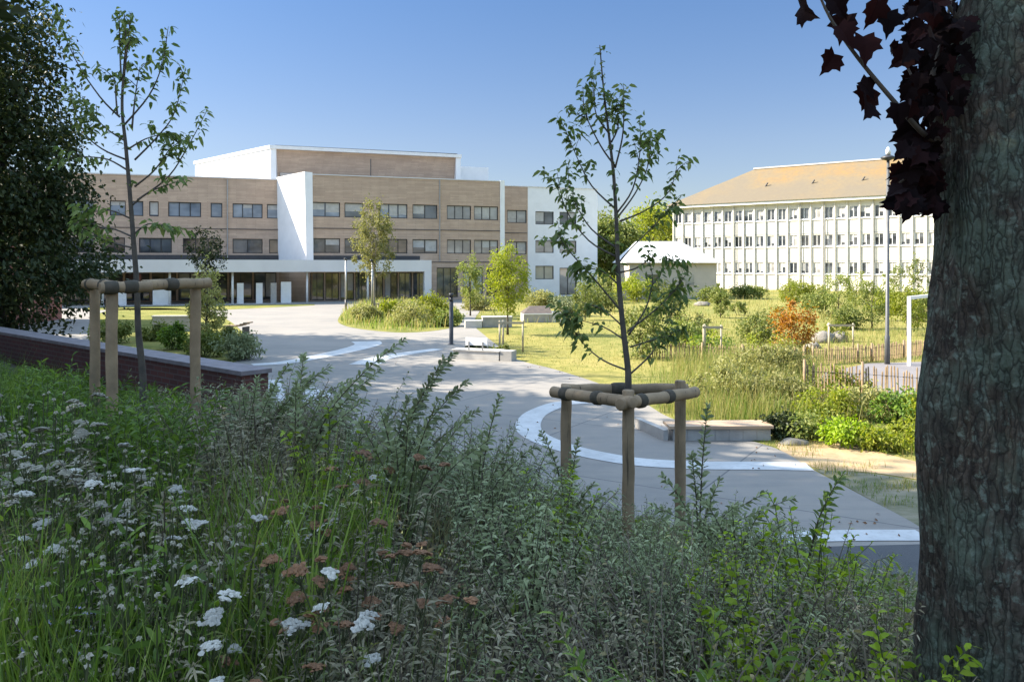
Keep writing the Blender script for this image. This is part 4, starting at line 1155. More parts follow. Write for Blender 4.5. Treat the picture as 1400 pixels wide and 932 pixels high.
# stake frames round small trees
M['stake'] = mat('pale stake wood', (.46, .40, .28), (.34, .29, .2), 6, .8)
def stakes(label, px, py, w, h, mi='stake'):
    p = G(px, py); o = empty('stake_frame', (p.x, p.y, 0), label, 'tree stakes', 'tree stake frames')
    for x, y in ((-w / 2, 0), (w / 2, 0), (-w / 2 + .12, .35)):
        mb = MB(); mb.tube([(x, y, 0), (x, y, h)], .035, 8); mb.build('stake', M[mi], o, True)
    mb = MB(); mb.bb(-w / 2 - .05, w / 2 + .05, -.055, -.04, h - .12, h - .04); mb.bb(-w / 2 + .06, -w / 2 + .1, 0, .38, h - .12, h - .04); mb.build('rail', M[mi], o)
stakes('pale stake frame around the small yellow green tree', 699, 481, .85, 1.15)
stakes('short stake frame at the foot of the birch', 522, 434, .8, .9)
stakes('pair of stakes around a tiny sapling beyond the paving', 974, 490, .6, 1.15)
stakes('pale stakes right of the boulders in the meadow', 1150, 478, .9, 1.0)


def boulder(label, px, py, s, seed, group):
    import bmesh
    p = G(px, py); bm = bmesh.new(); bmesh.ops.create_icosphere(bm, subdivisions=3, radius=.5)
    for v in bm.verts:
        n = noise.noise(v.co * 2.2 + Vector((seed, 0, 0))) * .25 + noise.noise(v.co * 6 + Vector((seed, 3, 0))) * .07
        v.co *= 1 + n; v.co = Vector((v.co.x * s[0], v.co.y * s[1], v.co.z * s[2]))
        if v.co.z < -.2 * s[2]: v.co.z = -.2 * s[2]
    me = bpy.data.meshes.new('boulder'); bm.to_mesh(me); bm.free(); me.materials.append(M['rock'])
    for f in me.polygons: f.use_smooth = True
    o = bpy.data.objects.new('boulder', me); COL.objects.link(o); o.location = (p.x, p.y, .18 * s[2]); tag(o, label, 'boulder', group)
boulder('large pale boulder right of the orange bush', 1125, 468, (1.0, .7, .7), 1, 'meadow boulders')
boulder('pale boulder leaning beside the large one right of the orange bush', 1148, 467, (.7, .6, .65), 4, 'meadow boulders')
boulder('flat pale boulder before the large one', 1112, 476, (.6, .45, .35), 7, 'meadow boulders')
boulder('flat sandy stone at the start of the sandy path', 1085, 607, (.5, .32, .16), 9, 'meadow boulders')
boulder('pale boulder lying in the far meadow before the hall', 960, 418, (1.3, .9, .5), 12, 'meadow boulders')

# ------------------------------------------------------------------ big maple at the right
o = empty('maple_tree', (1.66, 2.6, 1.3), 'massive lichen covered trunk with dark purple maple leaves at the right edge', 'tree')
org = Vector((1.66, 2.6, 1.3))
path = [(1.62, 2.6, 1.2, .34), (1.64, 2.6, 1.6, .285), (1.635, 2.6, 2.2, .262), (1.642, 2.6, 2.8, .252), (1.65, 2.6, 3.35, .247), (1.66, 2.6, 3.72, .245), (1.72, 2.6, 3.95, .25), (1.81, 2.62, 4.2, .25), (1.9, 2.65, 4.7, .24), (2.0, 2.7, 5.6, .22), (2.1, 2.8, 7, .18), (2.15, 2.9, 9, .1)]
zc = np.array([p[2] for p in path])
nz_, na = 420, 200
V = []
for i in range(nz_):
    z = 1.2 + (9 - 1.2) * (i / (nz_ - 1)) ** 1.6
    cx = np.interp(z, zc, [p[0] for p in path]); cy = np.interp(z, zc, [p[1] for p in path]); r = np.interp(z, zc, [p[3] for p in path])
    for j in range(na):
        a = 2 * math.pi * j / na; ca, sa = math.cos(a), math.sin(a)
        q = Vector((ca * 2.6, sa * 2.6, z * .9))
        d = noise.noise(q) * .055 + noise.noise((ca * 1.2, sa * 1.2, z * 1.3 + 9)) * .2
        d += (abs(noise.noise((ca * 7.5, sa * 7.5, z * 2.2))) - .25) * -.07 + noise.noise((ca * 16, sa * 16, z * 5)) * .04
        rr = r * (1 + d)
        V.append((cx + ca * rr - org.x, cy + sa * rr - org.y, z - org.z))
idx = np.arange(nz_ * na).reshape(nz_, na); nxt = np.roll(idx, -1, 1)
mb = MB(); mb.add(V, np.stack([idx[:-1], nxt[:-1], nxt[1:], idx[1:]], -1).reshape(-1, 4))
mb.build('trunk', M['bark_maple'], o, True)
# maple leaf outline (five lobes) used for every leaf
ML = np.array([(0, 0), (.16, -.05), (.38, -.10), (.37, .06), (.60, .20), (.50, .33), (.60, .50), (.40, .50), (.27, .56), (.22, .72), (.09, .80), (0, 1.0)])
MLo = np.concatenate([ML, ML[1:-1][::-1] * [-1, 1]])
def maple_leaf(mb, p, s, d, nrm):
    d = Vector(d).normalized(); sd = d.cross(Vector(nrm)).normalized(); nn = sd.cross(d)
    V = [p + sd * (x * s * .85) + d * (y * s) + nn * (abs(x) * s * .28 - y * y * s * .18) for x, y in MLo]
    c = p + d * (.3 * s)
    n = len(MLo)
    mb.add([c] + V, [(0, i + 1, (i + 1) % n + 1) for i in range(n)])
lf, tw = MB(), MB()
rr = random.Random(5)
br = [W(1283, 192, 2.55), W(1265, 185, 2.5), W(1232, 150, 2.45), W(1175, 82, 2.42), W(1135, 25, 2.4), W(1115, -20, 2.38)]
br = [b2 - org for b2 in br]
tw.tube(smooth_poly(br, 4, False), [.011 - .0004 * i for i in range(21)], 6)
def petiole_leaf(px, py, Y, s, d=None):
    p = W(px, py, Y) - org
    d = d or (rr.gauss(0, .5), rr.gauss(0, .5), -1)
    maple_leaf(lf, p, s, d, (rr.gauss(0, .6), -1, rr.gauss(.2, .5)))
for px, py in ((1094, 10), (1146, 36), (1141, 74), (1180, 50), (1176, 112), (1195, 122), (1186, 140), (1228, 142), (1200, 0), (1214, 16), (1135, -5), (1246, 138), (1160, 20)):
    petiole_leaf(px, py, 2.42 + rr.uniform(-.06, .06), rr.uniform(.075, .1))
for i in range(235):
    px = rr.gauss(1288, 30); py = rr.uniform(-60, 165)
    if px < 1214 + max(0, 60 - py) * .25 + max(0, py - 110) * .5 or px > 1330: continue
    petiole_leaf(px, py, rr.uniform(2.3, 2.9), rr.uniform(.045, .075), (rr.gauss(-.3, .7), rr.gauss(0, .6), rr.gauss(-.8, .4)))
for i in range(80):
    px = rr.uniform(1222, 1290); py = rr.uniform(170, 300)
    if px < 1222 + (py - 170) * .0 + rr.uniform(0, 25): continue
    petiole_leaf(px, min(py, 275), rr.uniform(2.42, 2.66), rr.uniform(.055, .085), (rr.gauss(-.8, .4), rr.gauss(0, .4), rr.gauss(-.5, .4)))
for (a, b2) in (((1262, 30, 2.6), (1285, 190, 2.58)), ((1240, 90, 2.55), (1290, 230, 2.6)), ((1310, -40, 2.7), (1262, 150, 2.5)), ((1230, 250, 2.5), (1290, 215, 2.6)), ((1235, -60, 2.6), (1330, 60, 2.62))):
    A, Bq = W(*a) - org, W(*b2) - org
    tw.tube([A, A.lerp(Bq, .5) + Vector((.01, 0, .02)), Bq], [.004, .006, .01], 5)
# crown above the frame
for i in range(420):
    u = NR.normal(size=3); u /= np.linalg.norm(u); q = rr.uniform(.5, 1) ** .6
    p = Vector((1.9 + u[0] * 2.6 * q, 2.4 + u[1] * 2.6 * q, 6.9 + u[2] * 2.1 * q)) - org
    maple_leaf(lf, p, rr.uniform(.12, .2), (rr.gauss(0, .6), rr.gauss(0, .6), -.8), (rr.gauss(0, .6), rr.gauss(0, .6), 1))
for i in range(14):
    a = i * 2.4; z = 4.6 + i * .25; e = Vector((2 + 2.2 * math.cos(a), 2.5 + 2.2 * math.sin(a), z + 1.6)) - org
    s0 = Vector((1.9 + (z - 4.6) * .06, 2.66, z)) - org
    tw.tube([s0, s0.lerp(e, .5) + Vector((0, 0, .1)), e], [.06, .035, .01], 6)
tw.build('branch', M['bark_young'], o, True)
lf.build('foliage', M['lf_maple'], o)

# ------------------------------------------------------------------ foreground planting on the bank
def shrub_proto(name, label, cat, nst, h, spread, lean, lm, sm, leafL, leafW, per, droop=.25, group=None, seed=0, curl=.3, up=.35):
    rr = random.Random(seed)
    o = empty(name, (0, 0, -50), label, cat, group)
    st, lf = MB(), MB()
    for i in range(nst):
        a = rr.uniform(0, 2 * math.pi); q = spread * math.sqrt(rr.random())
        hh = h * rr.uniform(.55, 1.1)
        b0 = Vector((math.cos(a) * q * .35, math.sin(a) * q * .35, -.08))
        d = Vector((math.cos(a) * q * .9 + lean[0] * hh, math.sin(a) * q * .9 + lean[1] * hh, 0))
        pts = []
        for k in range(7):
            t = k / 6
            pts.append(b0 + d * (t ** 1.4) + Vector((0, 0, (hh + .08) * (t - .12 * t * t * rr.uniform(.5, 1.6)))) + Vector((rr.gauss(0, .006), rr.gauss(0, .006), 0)))
        st.tube(pts, [.0042 * (1 - .75 * k / 6) for k in range(7)], 4)
        n = int(per * hh / h); P, D = [], []
        for j in range(n):
            t = .18 + .82 * (j + rr.random()) / n
            f = t * 6; k = min(5, int(f)); p = pts[k].lerp(pts[k + 1], f - k); ax = (pts[k + 1] - pts[k]).normalized()
            g = j * 2.4 + rr.uniform(-.4, .4)
            rad = ax.orthogonal().normalized(); rad = Matrix.Rotation(g, 3, ax) @ rad
            P.append(p); D.append(ax * (up + .5 * t) + rad)
        t = np.array([.35 + .65 * (j / n) for j in range(n)])
        sc = leafL * NR.uniform(.7, 1.2, n) * (1.1 - .45 * t ** 3)
        lf.leaves(np.array(P), np.array(D), sc, leafW * sc / leafL, 0, droop, curl, 6)
    st.build('stem', sm, o); lf.build('foliage', lm, o)
    return o


def grass_proto(name, label, n, h, spread, lm, wd, seed, lean=.5, heads=None, group=None):
    o = empty(name, (0, 0, -50), label, 'grass clump', group)
    a = NR.uniform(0, 2 * math.pi, n); q = spread * np.sqrt(NR.random(n))
    P = np.stack([np.cos(a) * q, np.sin(a) * q, np.full(n, -.05)], 1)
    mb = MB(); mb.blades(P, h * NR.uniform(.45, 1.1, n), lean, wd); mb.build('blades', lm, o)
    return o


def yarrow_proto(name, label, nst, h, fm, hr, seed, group, lm):
    rr = random.Random(seed)
    o = empty(name, (0, 0, -50), label, 'flowering plant', group)
    st, lf = MB(), MB()
    for i in range(nst):
        a = rr.uniform(0, 6.283); q = .16 * math.sqrt(rr.random()); hh = h * rr.uniform(.7, 1.08)
        b0 = Vector((math.cos(a) * q * .5, math.sin(a) * q * .5, -.05)); top = Vector((math.cos(a) * q * 1.5, math.sin(a) * q * 1.5, hh))
        pts = [b0.lerp(top, k / 4) + Vector((rr.gauss(0, .006), rr.gauss(0, .006), 0)) for k in range(5)]
        st.tube(pts, [.0035, .003, .003, .0025, .002], 4)
        P, D = [], []
        for j in range(16):
            t = rr.random() ** 1.3 * .85; f = t * 4; k = min(3, int(f)); p = pts[k].lerp(pts[k + 1], f - k)
            for _ in range(3): P.append(p); D.append(Vector((rr.gauss(0, 1), rr.gauss(0, 1), rr.uniform(.1, .9))))
        lf.leaves(np.array(P), np.array(D), NR.uniform(.04, .1, len(P)), .004, 0, .3, .2)
        # flat domed flower head of many florets
        hd = MB(); r = hr * rr.uniform(.6, 1.2); tilt = Vector((rr.gauss(0, .18), rr.gauss(0, .18), 1)).normalized()
        ux = tilt.orthogonal().normalized(); uy = tilt.cross(ux); tp = pts[-1]
        nb_ = int(26 + r * 900)
        lob = [(rr.uniform(0, 6.28), rr.uniform(.55, 1)) for _ in range(5)]
        for j in range(nb_):
            b_ = rr.uniform(0, 6.283); rad = r * math.sqrt(rr.random()) * (.75 + .25 * math.cos(3 * b_ + i))
            c = tp + ux * math.cos(b_) * rad + uy * math.sin(b_) * rad + tilt * (.018 - .25 * rad * rad / r + rr.uniform(-.004, .004))
            s = rr.uniform(.0055, .0095)
            ring = [c + ux * math.cos(x) * s + uy * math.sin(x) * s + tilt * rr.uniform(-.002, .001) for x in (0, 1.05, 2.1, 3.14, 4.19, 5.24)]
            hd.add([c + tilt * s * .6] + ring + [c - tilt * s * .6], [(0, 1, 2), (0, 2, 3), (0, 3, 4), (0, 4, 5), (0, 5, 6), (0, 6, 1), (7, 2, 1), (7, 3, 2), (7, 4, 3), (7, 5, 4), (7, 6, 5), (7, 1, 6)])
        for j in range(7):
            b_ = j * .9; rad = r * .7
            st.tube([tp - tilt * .035, tp + ux * math.cos(b_) * rad + uy * math.sin(b_) * rad + tilt * .004], [.0018, .001], 3)
        hd.build('flower_head', fm, o)
    st.build('stem', M['stem'], o); lf.build('foliage', lm, o)
    return o


def daisy_proto(name, label, nst, h, group, seed, fm, r=.022, petals=6, cm=None, sp=.1):
    rr = random.Random(seed)
    o = empty(name, (0, 0, -50), label, 'flowering plant', group)
    heads = []
    st, lf = MB(), MB()
    for i in range(nst):
        a = rr.uniform(0, 6.283); q = sp * math.sqrt(rr.random()); hh = h * rr.uniform(.6 if sp > .1 else .8, 1.05)
        b0 = Vector((math.cos(a) * q, math.sin(a) * q, -.05)); top = Vector((math.cos(a) * q * 1.6, math.sin(a) * q * 1.6, hh))
        st.tube([b0, b0.lerp(top, .5) + Vector((rr.gauss(0, .008), 0, 0)), top], [.003, .0026, .002], 4)
        P = [b0.lerp(top, rr.uniform(.1, .85)) for _ in range(10)]
        lf.leaves(np.array(P), np.array([(rr.gauss(0, 1), rr.gauss(0, 1), rr.uniform(.3, 1.5)) for _ in P]), NR.uniform(.05, .11, len(P)), .008, 0, .25, .3, 6)
        nrm = Vector((rr.gauss(0, .5), rr.gauss(-.5, .4), 1)).normalized(); ux = nrm.orthogonal().normalized(); uy = nrm.cross(ux)
        hd = MB()
        for j in range(petals):
            b_ = 6.283 * j / petals + rr.uniform(-.1, .1); u = ux * math.cos(b_) + uy * math.sin(b_); w = ux * -math.sin(b_) + uy * math.cos(b_)
            wd = r * 2.6 / petals
            hd.add([top, top + u * r * .55 + w * wd + nrm * .003, top + u * r * 1.05 - nrm * .004, top + u * r * .55 - w * wd + nrm * .003], [(0, 1, 2, 3)], 0)
        ring = [top + (ux * math.cos(x) + uy * math.sin(x)) * r * .2 + nrm * .003 for x in (0, 1.05, 2.1, 3.14, 4.19, 5.24)]
        hd.add([top + nrm * .008] + ring, [(0, 1, 2), (0, 2, 3), (0, 3, 4), (0, 4, 5), (0, 5, 6), (0, 6, 1)], 1)
        heads.append(hd) if cm else hd.build('flower_head', [fm, M['fl_yellow']], o)
    if heads:
        al = MB()
        for h_ in heads:
            for f_, m_ in h_.Fs: al.Fs.append((f_ + al.n, 0))
            al.V += h_.V; al.n += h_.n
        al.build('seed_heads', cm, o)['kind'] = 'stuff'
    st.build('stem', M['stem'], o); lf.build('foliage', M['lf_green'], o)
    return o


GS = 'grey green shrubs on the planted bank'
LS = {
    'grey': 'grey green small leaved shrub with arching stems on the planted bank',
    'brown': 'brownish grey small leaved shrub on the planted bank',
    'green': 'fresh green feathery plant at the left of the planted bank',
    'lime': 'lime green leafy plant among the grey shrubs of the bank',
    'grass': 'clump of upright green grass among the flowers of the bank',
    'drygrass': 'clump of fine faded grass on the planted bank',
    'yw': 'yarrow with flat white flower heads in the foreground bank',
    'yc': 'yarrow with faded cream flower heads in the foreground bank',
    'yr': 'yarrow with withered rust brown flower heads in the foreground bank',
    'daisy': 'small cluster of white open flowers on green stems in the bank',
    'lilac': 'small lilac flowers on thin stems at the lower left of the bank',
}
GR = {k: 'bank ' + k for k in LS}
GR.update(grey=GS, brown='brownish grey shrubs on the planted bank', green='fresh green plants on the bank', lime='lime green plants on the bank', grass='green grass clumps on the bank',
          drygrass='faded grass clumps on the bank', yw='white yarrow plants', yc='cream yarrow plants', yr='rust brown yarrow plants', daisy='white flower clusters', lilac='lilac flower plants')
SHORT = {'grey': 'grey green leafy shrub', 'brown': 'brownish grey leafy shrub', 'green': 'fresh green long leaved plant', 'lime': 'lime green leafy plant', 'grass': 'clump of upright green grass',
         'drygrass': 'clump of fine faded grass', 'yw': 'yarrow with flat white heads', 'yc': 'yarrow with faded cream heads', 'yr': 'yarrow with withered rust brown heads', 'dead': 'bare woody twigs', 'seed': 'thin plant with pale seed heads', 'daisy': 'small white open flowers', 'lilac': 'small lilac flowers'}
PR = {
    'grey': [shrub_proto('grey_shrub', LS['grey'], 'shrub', 17, .64, .34, (.06, 0), M['lf_grey'], M['stem_brown'], .072, .0074, 36, .55, group=GR['grey'], seed=s) for s in (1, 2)] +
            [shrub_proto('grey_shrub', LS['grey'], 'shrub', 13, .84, .30, (.28, 0), M['lf_grey'], M['stem_brown'], .076, .0078, 42, .55, group=GR['grey'], seed=9)],
    'fine': [shrub_proto('grey_shrub', SHORT['grey'] + ' on the bank', 'shrub', 20, .6, .34, (.1 * (s - 12), 0), M[('lf_grey', 'lf_grey2', 'lf_grey')[s - 11]], M['stem_brown'], .042, .0042, 58, .4, group=GR['grey'], seed=s) for s in (11, 12, 13)],
    'brown': [shrub_proto('grey_shrub', LS['brown'], 'shrub', 24, .55, .34, (.05, 0), M['lf_grey2'], M['stem_brown'], .05, .0048, 44, .4, group=GR['brown'], seed=s) for s in (4, 5)],
    'green': [shrub_proto('leafy_plant', LS['green'], 'plant', 20, .68, .3, (0, 0), M['lf_green'], M['stem'], .1, .0075, 40, .45, group=GR['green'], seed=s, up=.8) for s in (6, 7)],
    'lime': [shrub_proto('leafy_plant', LS['lime'], 'plant', 16, .48, .22, (0, 0), M['lf_lime'], M['stem'], .05, .0095, 26, .35, group=GR['lime'], seed=8)],
    'grass': [grass_proto('grass_clump', LS['grass'], 120, .78, .15, M['grass'], .005, s, .38, group=GR['grass']) for s in (1, 2)],
    'drygrass': [grass_proto('grass_clump', LS['drygrass'], 130, .6, .2, M['lf_straw'], .0016, s, .6, group=GR['drygrass']) for s in (3, 4)],
    'dead': [shrub_proto('dry_shrub', 'bare woody twigs', 'shrub', 16, .52, .42, (.1, 0), M['lf_straw'], M['twig'], .03, .006, 7, .5, group='bare woody twigs on the bank', seed=s) for s in (21, 22)],
    'seed': [daisy_proto('seed_head_plant', 'thin stems with tiny pale seed heads', 26, .58, 'plants with tiny pale seed heads', s, M['fl_cream'], .009, 5, M['fl_cream'], .16) for s in (5, 6)],
    'yw': [yarrow_proto('yarrow_plant', LS['yw'], 6, .58, M['fl_white'], .036, s, GR['yw'], M['lf_mid']) for s in (1, 2)],
    'yc': [yarrow_proto('yarrow_plant', LS['yc'], 7, .56, M['fl_cream'], .034, s, GR['yc'], M['lf_grey2']) for s in (3, 4)],
    'yr': [yarrow_proto('yarrow_plant', LS['yr'], 7, .56, M['fl_rust'], .034, s, GR['yr'], M['lf_grey2']) for s in (5, 6)],
    'daisy': [daisy_proto('white_flower_plant', LS['daisy'], 6, .6, GR['daisy'], s, M['fl_white']) for s in (1, 2)],
    'lilac': [daisy_proto('lilac_flower_plant', LS['lilac'], 9, .5, GR['lilac'], 3, M['fl_lilac'], .012, 5)],
}
used = set()
def place_label(kind, x, y):
    px = CX + x / y * F
    a = [(70, 'at left picture edge'), (215, 'below left tree guard'), (330, 'below right half of brick wall'), (430, 'below brick wall end'), (540, 'below far canopy'), (640, 'below bollard light'), (700, 'well left of right tree guard'), (760, 'just left of right tree guard'),
         (860, 'below right guard left post'), (960, 'below right guard right post'), (1100, 'below timber bench'), (1250, 'left of maple trunk'), (9999, 'at maple trunk')]
    b = [(1.9, 'in front row'), (2.4, 'second row'), (3.0, 'near the front'), (3.5, 'just before middle'), (4.2, 'midway up'), (5.0, 'behind the middle'), (6.0, 'towards the back'), (7.5, 'near back edge'), (99, 'at back edge')]
    return SHORT['grey' if kind == 'fine' else kind] + ' ' + next(t for k, t in a if px < k) + ', ' + next(t for k, t in b if y < k)
def plant(kind, x, y, sc=1.0, label=None, rz=None, v=None, lean=True):
    ps = PR[kind]; i = R.randrange(len(ps)) if v is None else v; p = ps[i]
    rz = R.uniform(0, 6.28) if rz is None else rz
    z = hill(x, y)
    if (kind, i) not in used:
        label = label or place_label(kind, x, y)
        used.add((kind, i)); p.location = (x, y, z); p.rotation_euler = (0, 0, rz); p.scale = (sc,) * 3
        if label: p['label'] = label
        return p
    return copy_tree(p, (x, y, z), rz, sc, label or place_label(kind, x, y))


def zone(px, py):
    """which plant grows where, read off the picture of the bank"""
    n = noise.noise((px * .012, py * .012, 0)) * .5 + R.uniform(-.5, .5)
    if py > 610 and px < 470:
        t = R.random()
        if px < 260 and py < 720: return ('yc', 'brown', 'drygrass', 'yc', 'drygrass', 'brown', 'seed')[int(t * 7)]
        if px < 120: return ('grass', 'drygrass', 'lilac', 'seed', 'brown', 'fine')[int(t * 6)]
        return ('grass', 'drygrass', 'drygrass', 'grey', 'brown', 'grass', 'fine')[int(t * 7)]
    if px < 210: return 'green' if n > -.35 else 'grass'
    if px < 400 and py < 600: return 'brown' if n > -.2 else 'grey'
    if px < 620 and 640 < py: return ('yr', 'grey', 'grass', 'brown', 'grey', 'drygrass', 'fine', 'brown')[int(R.random() * 8)]
    if px > 940 and py > 730: return ('lime', 'brown', 'grey', 'green', 'grey')[int(R.random() * 5)]
    return 'grey' if n > -.42 else ('brown' if R.random() < .7 else 'lime')


SKX = [-200, 0, 60, 120, 170, 300, 360, 400, 470, 560, 640, 700, 760, 820, 900, 1000, 1090, 1120, 1200, 1270, 1330, 1500]
SKY_ = [480, 488, 495, 522, 525, 512, 500, 512, 525, 530, 560, 610, 650, 680, 695, 700, 715, 775, 790, 790, 820, 850]
HT = {'grey': .68, 'fine': .64, 'brown': .58, 'green': .68, 'lime': .5, 'grass': .74, 'drygrass': .6, 'yw': .6, 'yc': .58, 'yr': .58, 'daisy': .62, 'lilac': .52, 'dead': .5, 'seed': .58}
pts = []
tries = 0
while tries < 9000 and len(pts) < 330:
    tries += 1
    y = 1.55 + 8.4 * R.random() ** 1.25; x = R.uniform(-.66, .62) * y
    if y > yfoot(x) - .35: continue
    if (x - 1.64) ** 2 + (y - 2.6) ** 2 < .42 ** 2: continue
    dmin = .15 + .03 * y
    if any((x - a) ** 2 + (y - b2) ** 2 < dmin ** 2 for a, b2 in pts): continue
    pts.append((x, y))
    zt_ = hill(x, y) + .45
    px, py = CX + x / y * F, HY + (EYE - zt_) / y * F
    kd = zone(px, py)
    if kd == 'grey' and y < 3.4: kd = 'fine'
    sc = R.uniform(.62, 1.2)
    if y < 2.4: sc *= .85
    if x > .1 and y > 3.2: sc *= .8
    want = EYE - (np.interp(px, SKX, SKY_) - HY) / F * y - hill(x, y)      # height the picture leaves free above the ground here
    sc = min(sc * 1.1, max(.3, want / HT[kd]))
    if y > 3.8 and px < 470: sc = min(1.35, max(sc, want / HT[kd] * R.uniform(.7, 1)))
    plant(kd, x, y, sc)
# hand placed accents
for px, py, Y, kd, sc, lab in [(505, 640, 3.6, 'daisy', .9, 'white flower cluster standing above the grass left of centre'), (432, 742, 3.0, 'daisy', .9, 'white flower cluster among the rust brown yarrow'),
                               (345, 805, 2.6, 'daisy', .85, 'white flower cluster above the yarrow at lower left'), (290, 780, 2.6, 'yw', .95, 'white yarrow with the largest flat heads at lower left'),
                               (400, 858, 2.2, 'yw', .95, 'white yarrow at the bottom of the picture, left of centre'), (300, 860, 2.2, 'yw', .9, 'white yarrow at the bottom of the picture, near the left'), (490, 870, 2.3, 'yw', .8, 'white yarrow at the bottom of the picture beside the rust yarrow'),
                               (100, 620, 3.4, 'yw', .95, None), (170, 680, 3.0, 'yw', .95, None), (30, 650, 3.1, 'yc', 1, None), (60, 610, 3.5, 'yc', 1, None), (190, 690, 2.9, 'yc', 1, None), (15, 690, 2.7, 'yw', .9, None),
                               (410, 720, 3.2, 'yr', .95, None), (520, 770, 2.8, 'yr', .95, None), (480, 760, 2.9, 'yr', 1, None), (540, 800, 2.6, 'yr', .9, None), (440, 800, 2.5, 'yr', .95, None), (390, 860, 2.2, 'yr', .9, None),
                               (330, 720, 3.1, 'grass', 1.0, None), (270, 700, 3.2, 'grass', 1.0, None), (380, 690, 3.4, 'grass', 1, None), (470, 660, 3.6, 'grass', 1, None), (500, 690, 3.4, 'grass', 1, None), (60, 880, 2.0, 'grass', .9, None), (110, 870, 2.1, 'grass', .9, None), (30, 820, 2.3, 'grass', .9, None),
                               (450, 610, 4.4, 'lime', 1.5, 'lime green plant glowing between grey shrubs left of centre'), (770, 705, 4.3, 'lime', 1.3, 'lime green plant at the foot of the right tree guard'), (1030, 800, 3.6, 'lime', 1, None), (1110, 790, 3.8, 'lime', 1.35, None), (990, 830, 3.2, 'lime', .9, None), (1170, 800, 3.8, 'lime', .9, None)]:
    x = (px - CX) / F * Y
    plant(kd, x, Y, sc, lab)
for i in range(60):
    Y = R.uniform(4.4, 11.5); px = R.uniform(-80, 215)
    x = (px - CX) / F * Y
    if Y > yfoot(x) - .3: continue
    want = EYE - (np.interp(px, SKX, SKY_) - HY) / F * Y - hill(x, Y)
    plant('green' if i % 4 else 'grass', x, Y, min(1.45, max(.5, want / .68 * R.uniform(.7, 1.12))))
for i in range(15):
    Y = R.uniform(2.2, 3.6); px = R.uniform(-10, 270); plant('seed', (px - CX) / F * Y, Y, R.uniform(.85, 1.1))
for i in range(12):
    Y = R.uniform(2.0, 3.2); px = R.uniform(780, 1230); plant('dead', (px - CX) / F * Y, Y, R.uniform(.85, 1.2))
# tall single shoots standing clear of the mass
def tall_shoots(label, x, y, stems, L, lm):
    rr = random.Random(int(x * 100 + y * 31)); z = hill(x, y)
    o = empty('grey_shrub', (x, y, z), label, 'shrub', None)
    st, lf = MB(), MB()
    for (tx, ty, tz) in stems:
        tip = Vector((tx - x, ty - y, tz - z)); c1 = Vector((tip.x * .25, tip.y * .3, tip.z * .5))
        pts = smooth_poly([Vector((0, 0, -.05)), c1, Vector((tip.x * .62, tip.y * .65, tip.z * .8)), tip], 5, False)
        n = len(pts); st.tube(pts, [.006 * (1 - .8 * i / (n - 1)) for i in range(n)], 5)
        P, D, Sz = [], [], []
        N = int(85 * tip.length)
        for j in range(N):
            t = .1 + .9 * j / N; f = t * (n - 1); k = min(n - 2, int(f)); p = pts[k].lerp(pts[k + 1], f - k); ax = (pts[k + 1] - pts[k]).normalized()
            rad = Matrix.Rotation(j * 2.4 + rr.uniform(-.3, .3), 3, ax) @ ax.orthogonal().normalized()
            P.append(p); D.append(rad + ax * (.7 + .5 * t)); Sz.append(L * rr.uniform(.75, 1.15) * (1.1 - .5 * t ** 4))
        Sz = np.array(Sz); lf.leaves(np.array(P), np.array(D), Sz, Sz * .15, 0, .28, .3, 6)
    st.build('stem', M['stem_brown'], o); lf.build('foliage', lm, o)
def tips(Y, *pp): return [tuple(W(px, py, Y + (i % 3 - 1) * .12)) for i, (px, py) in enumerate(pp)]
tall_shoots('grey shrub with the tallest arching shoots rising in front of the sunlit plaza', -1.25, 4.6, tips(4.5, (555, 462), (520, 505), (470, 530), (500, 545), (440, 545), (415, 485), (405, 520)), .07, M['lf_grey'])
tall_shoots('grey shrub with arching shoots in front of the bollard light', -.7, 4.5, tips(4.4, (608, 490), (640, 520), (655, 560), (590, 520), (560, 540), (622, 482), (530, 560)), .07, M['lf_grey'])
tall_shoots('grey shrub with upright shoots left of the right tree guard', -.2, 4.6, tips(4.5, (684, 540), (660, 590), (705, 600), (730, 610), (640, 610)), .062, M['lf_grey'])
tall_shoots('grey shrub with shoots around the left post of the right tree guard', .35, 4.9, tips(4.8, (740, 590), (790, 600), (770, 640), (812, 660), (835, 670)), .062, M['lf_grey'])
tall_shoots('grey shrub with a curling shoot beside the right post of the tree guard', 1.1, 4.7, tips(4.6, (968, 552), (945, 620), (985, 655), (1010, 690), (1050, 672), (1086, 680), (905, 650)), .07, M['lf_grey'])
tall_shoots('grey shrub with fanned arching shoots beside the end of the brick wall', -1.75, 5.3, tips(5.2, (395, 498), (352, 515), (430, 512), (376, 530), (330, 528), (452, 500), (480, 520), (310, 535), (415, 540)), .072, M['lf_grey'])
tall_shoots('feathery grey shrub with many shoots below the bollard light', -.55, 4.0, tips(3.9, (600, 545), (560, 560), (640, 570), (520, 560), (670, 600), (585, 590), (540, 600), (490, 575)), .07, M['lf_grey'])
tall_shoots('feathery grey shrub with shoots leaning right below the timber bench', 1.15, 4.1, tips(4.0, (1000, 690), (1040, 700), (960, 680), (1075, 715), (930, 690), (1020, 730), (890, 690)), .066, M['lf_grey'])
tall_shoots('single tall bright shoot standing in front of the white stripe at right', 1.5, 4.1, tips(4.0, (1152, 648), (1120, 720), (1175, 760)), .075, M['lf_sap'])
Y = 8 + 20 * NR.random(1500) ** 1.5; X = Y * NR.uniform(-.15, .55, 1500)
ok = in_poly(X, Y, plaza); P = np.stack([X[ok], Y[ok], np.full(ok.sum(), .022)], 1); D = NR.normal(size=(len(P), 3)); D[:, 2] = .1
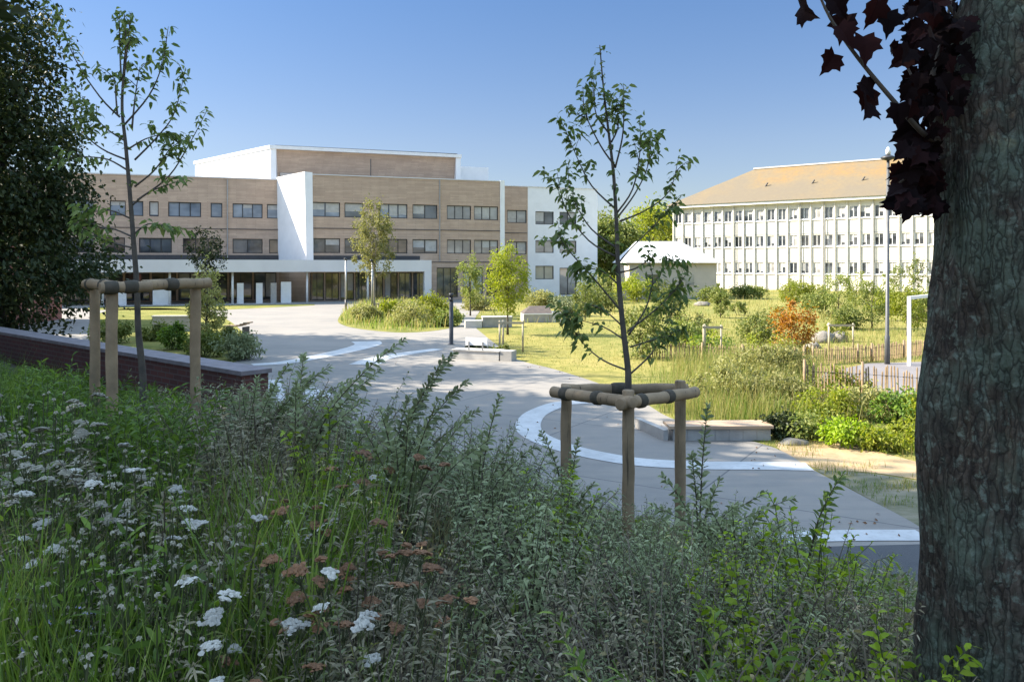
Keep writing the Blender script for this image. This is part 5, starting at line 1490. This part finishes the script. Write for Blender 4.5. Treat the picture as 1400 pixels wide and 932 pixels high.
edge = np.array([min((Vector((x, y)) - Vector((q.x, q.y))).length for q in right_edge) for x, y, z in P]); kp_ = ((edge < 1.0) | (NR.random(len(P)) < .10)) & (np.array([noise.noise((x * .8, y * .8, 4)) for x, y, z in P]) > -.05)
mb = MB(); mb.leaves(P[kp_], D[kp_], NR.uniform(.03, .07, kp_.sum()), .016, 0, .1, .2)
tag(mb.build('leaf_litter', M['fl_rust']), 'fallen brown leaves scattered along the edge of the paving', 'fallen leaves', kind='stuff')
# ground cover that hides the soil
N_ = 26000
Y = 1.0 + 9 * NR.random(N_) ** 1.2; X = Y * NR.uniform(-.75, .7, N_)
keep = [i for i in range(N_) if Y[i] < yfoot(X[i]) - .1]
P = np.array([(X[i], Y[i], hill(X[i], Y[i]) + NR.uniform(0, .16)) for i in keep])
D = NR.normal(size=(len(P), 3)); D[:, 2] = np.abs(D[:, 2]) + .4
sel = NR.random(len(P))
mb = MB()
for lo_, hi_, mi in ((0, .5, 0), (.5, .8, 1), (.8, 1, 2)):
    s_ = (sel >= lo_) & (sel < hi_); mb.leaves(P[s_], D[s_], NR.uniform(.05, .11, s_.sum()), .009, mi, .25, .3, 6)
tag(mb.build('ground_cover', [M['lf_grey2'], M['grass'], M['lf_grey']]), 'low leafy ground cover between the plants of the bank', 'ground cover', kind='stuff')

# plants that still share a label within a patch are told apart by their order from left to right
same = {}
for o in bpy.data.objects:
    if o.parent is None and 'label' in o and 'group' in o: same.setdefault((o['group'], o['label']), []).append(o)
for (g, lab), os_ in same.items():
    n = len(os_)
    if n < 2: continue
    os_.sort(key=lambda q: q.location.x / q.location.y)
    for i, o in enumerate(os_):
        w = {2: ('leftmost', 'rightmost'), 3: ('leftmost', 'middle', 'rightmost')}.get(n)
        k = min(i, n - 1 - i); side = 'left' if i <= n - 1 - i else 'right'
        t = w[i] if w else side + 'most' if k == 0 else ('second', 'third', 'fourth', 'fifth', 'sixth', 'seventh', 'eighth', 'ninth', 'tenth', 'eleventh', 'twelfth', 'thirteenth', 'fourteenth')[min(k - 1, 12)] + ' from ' + side
        if len((lab + ', ' + t).split()) <= 16: o['label'] = lab + ', ' + t
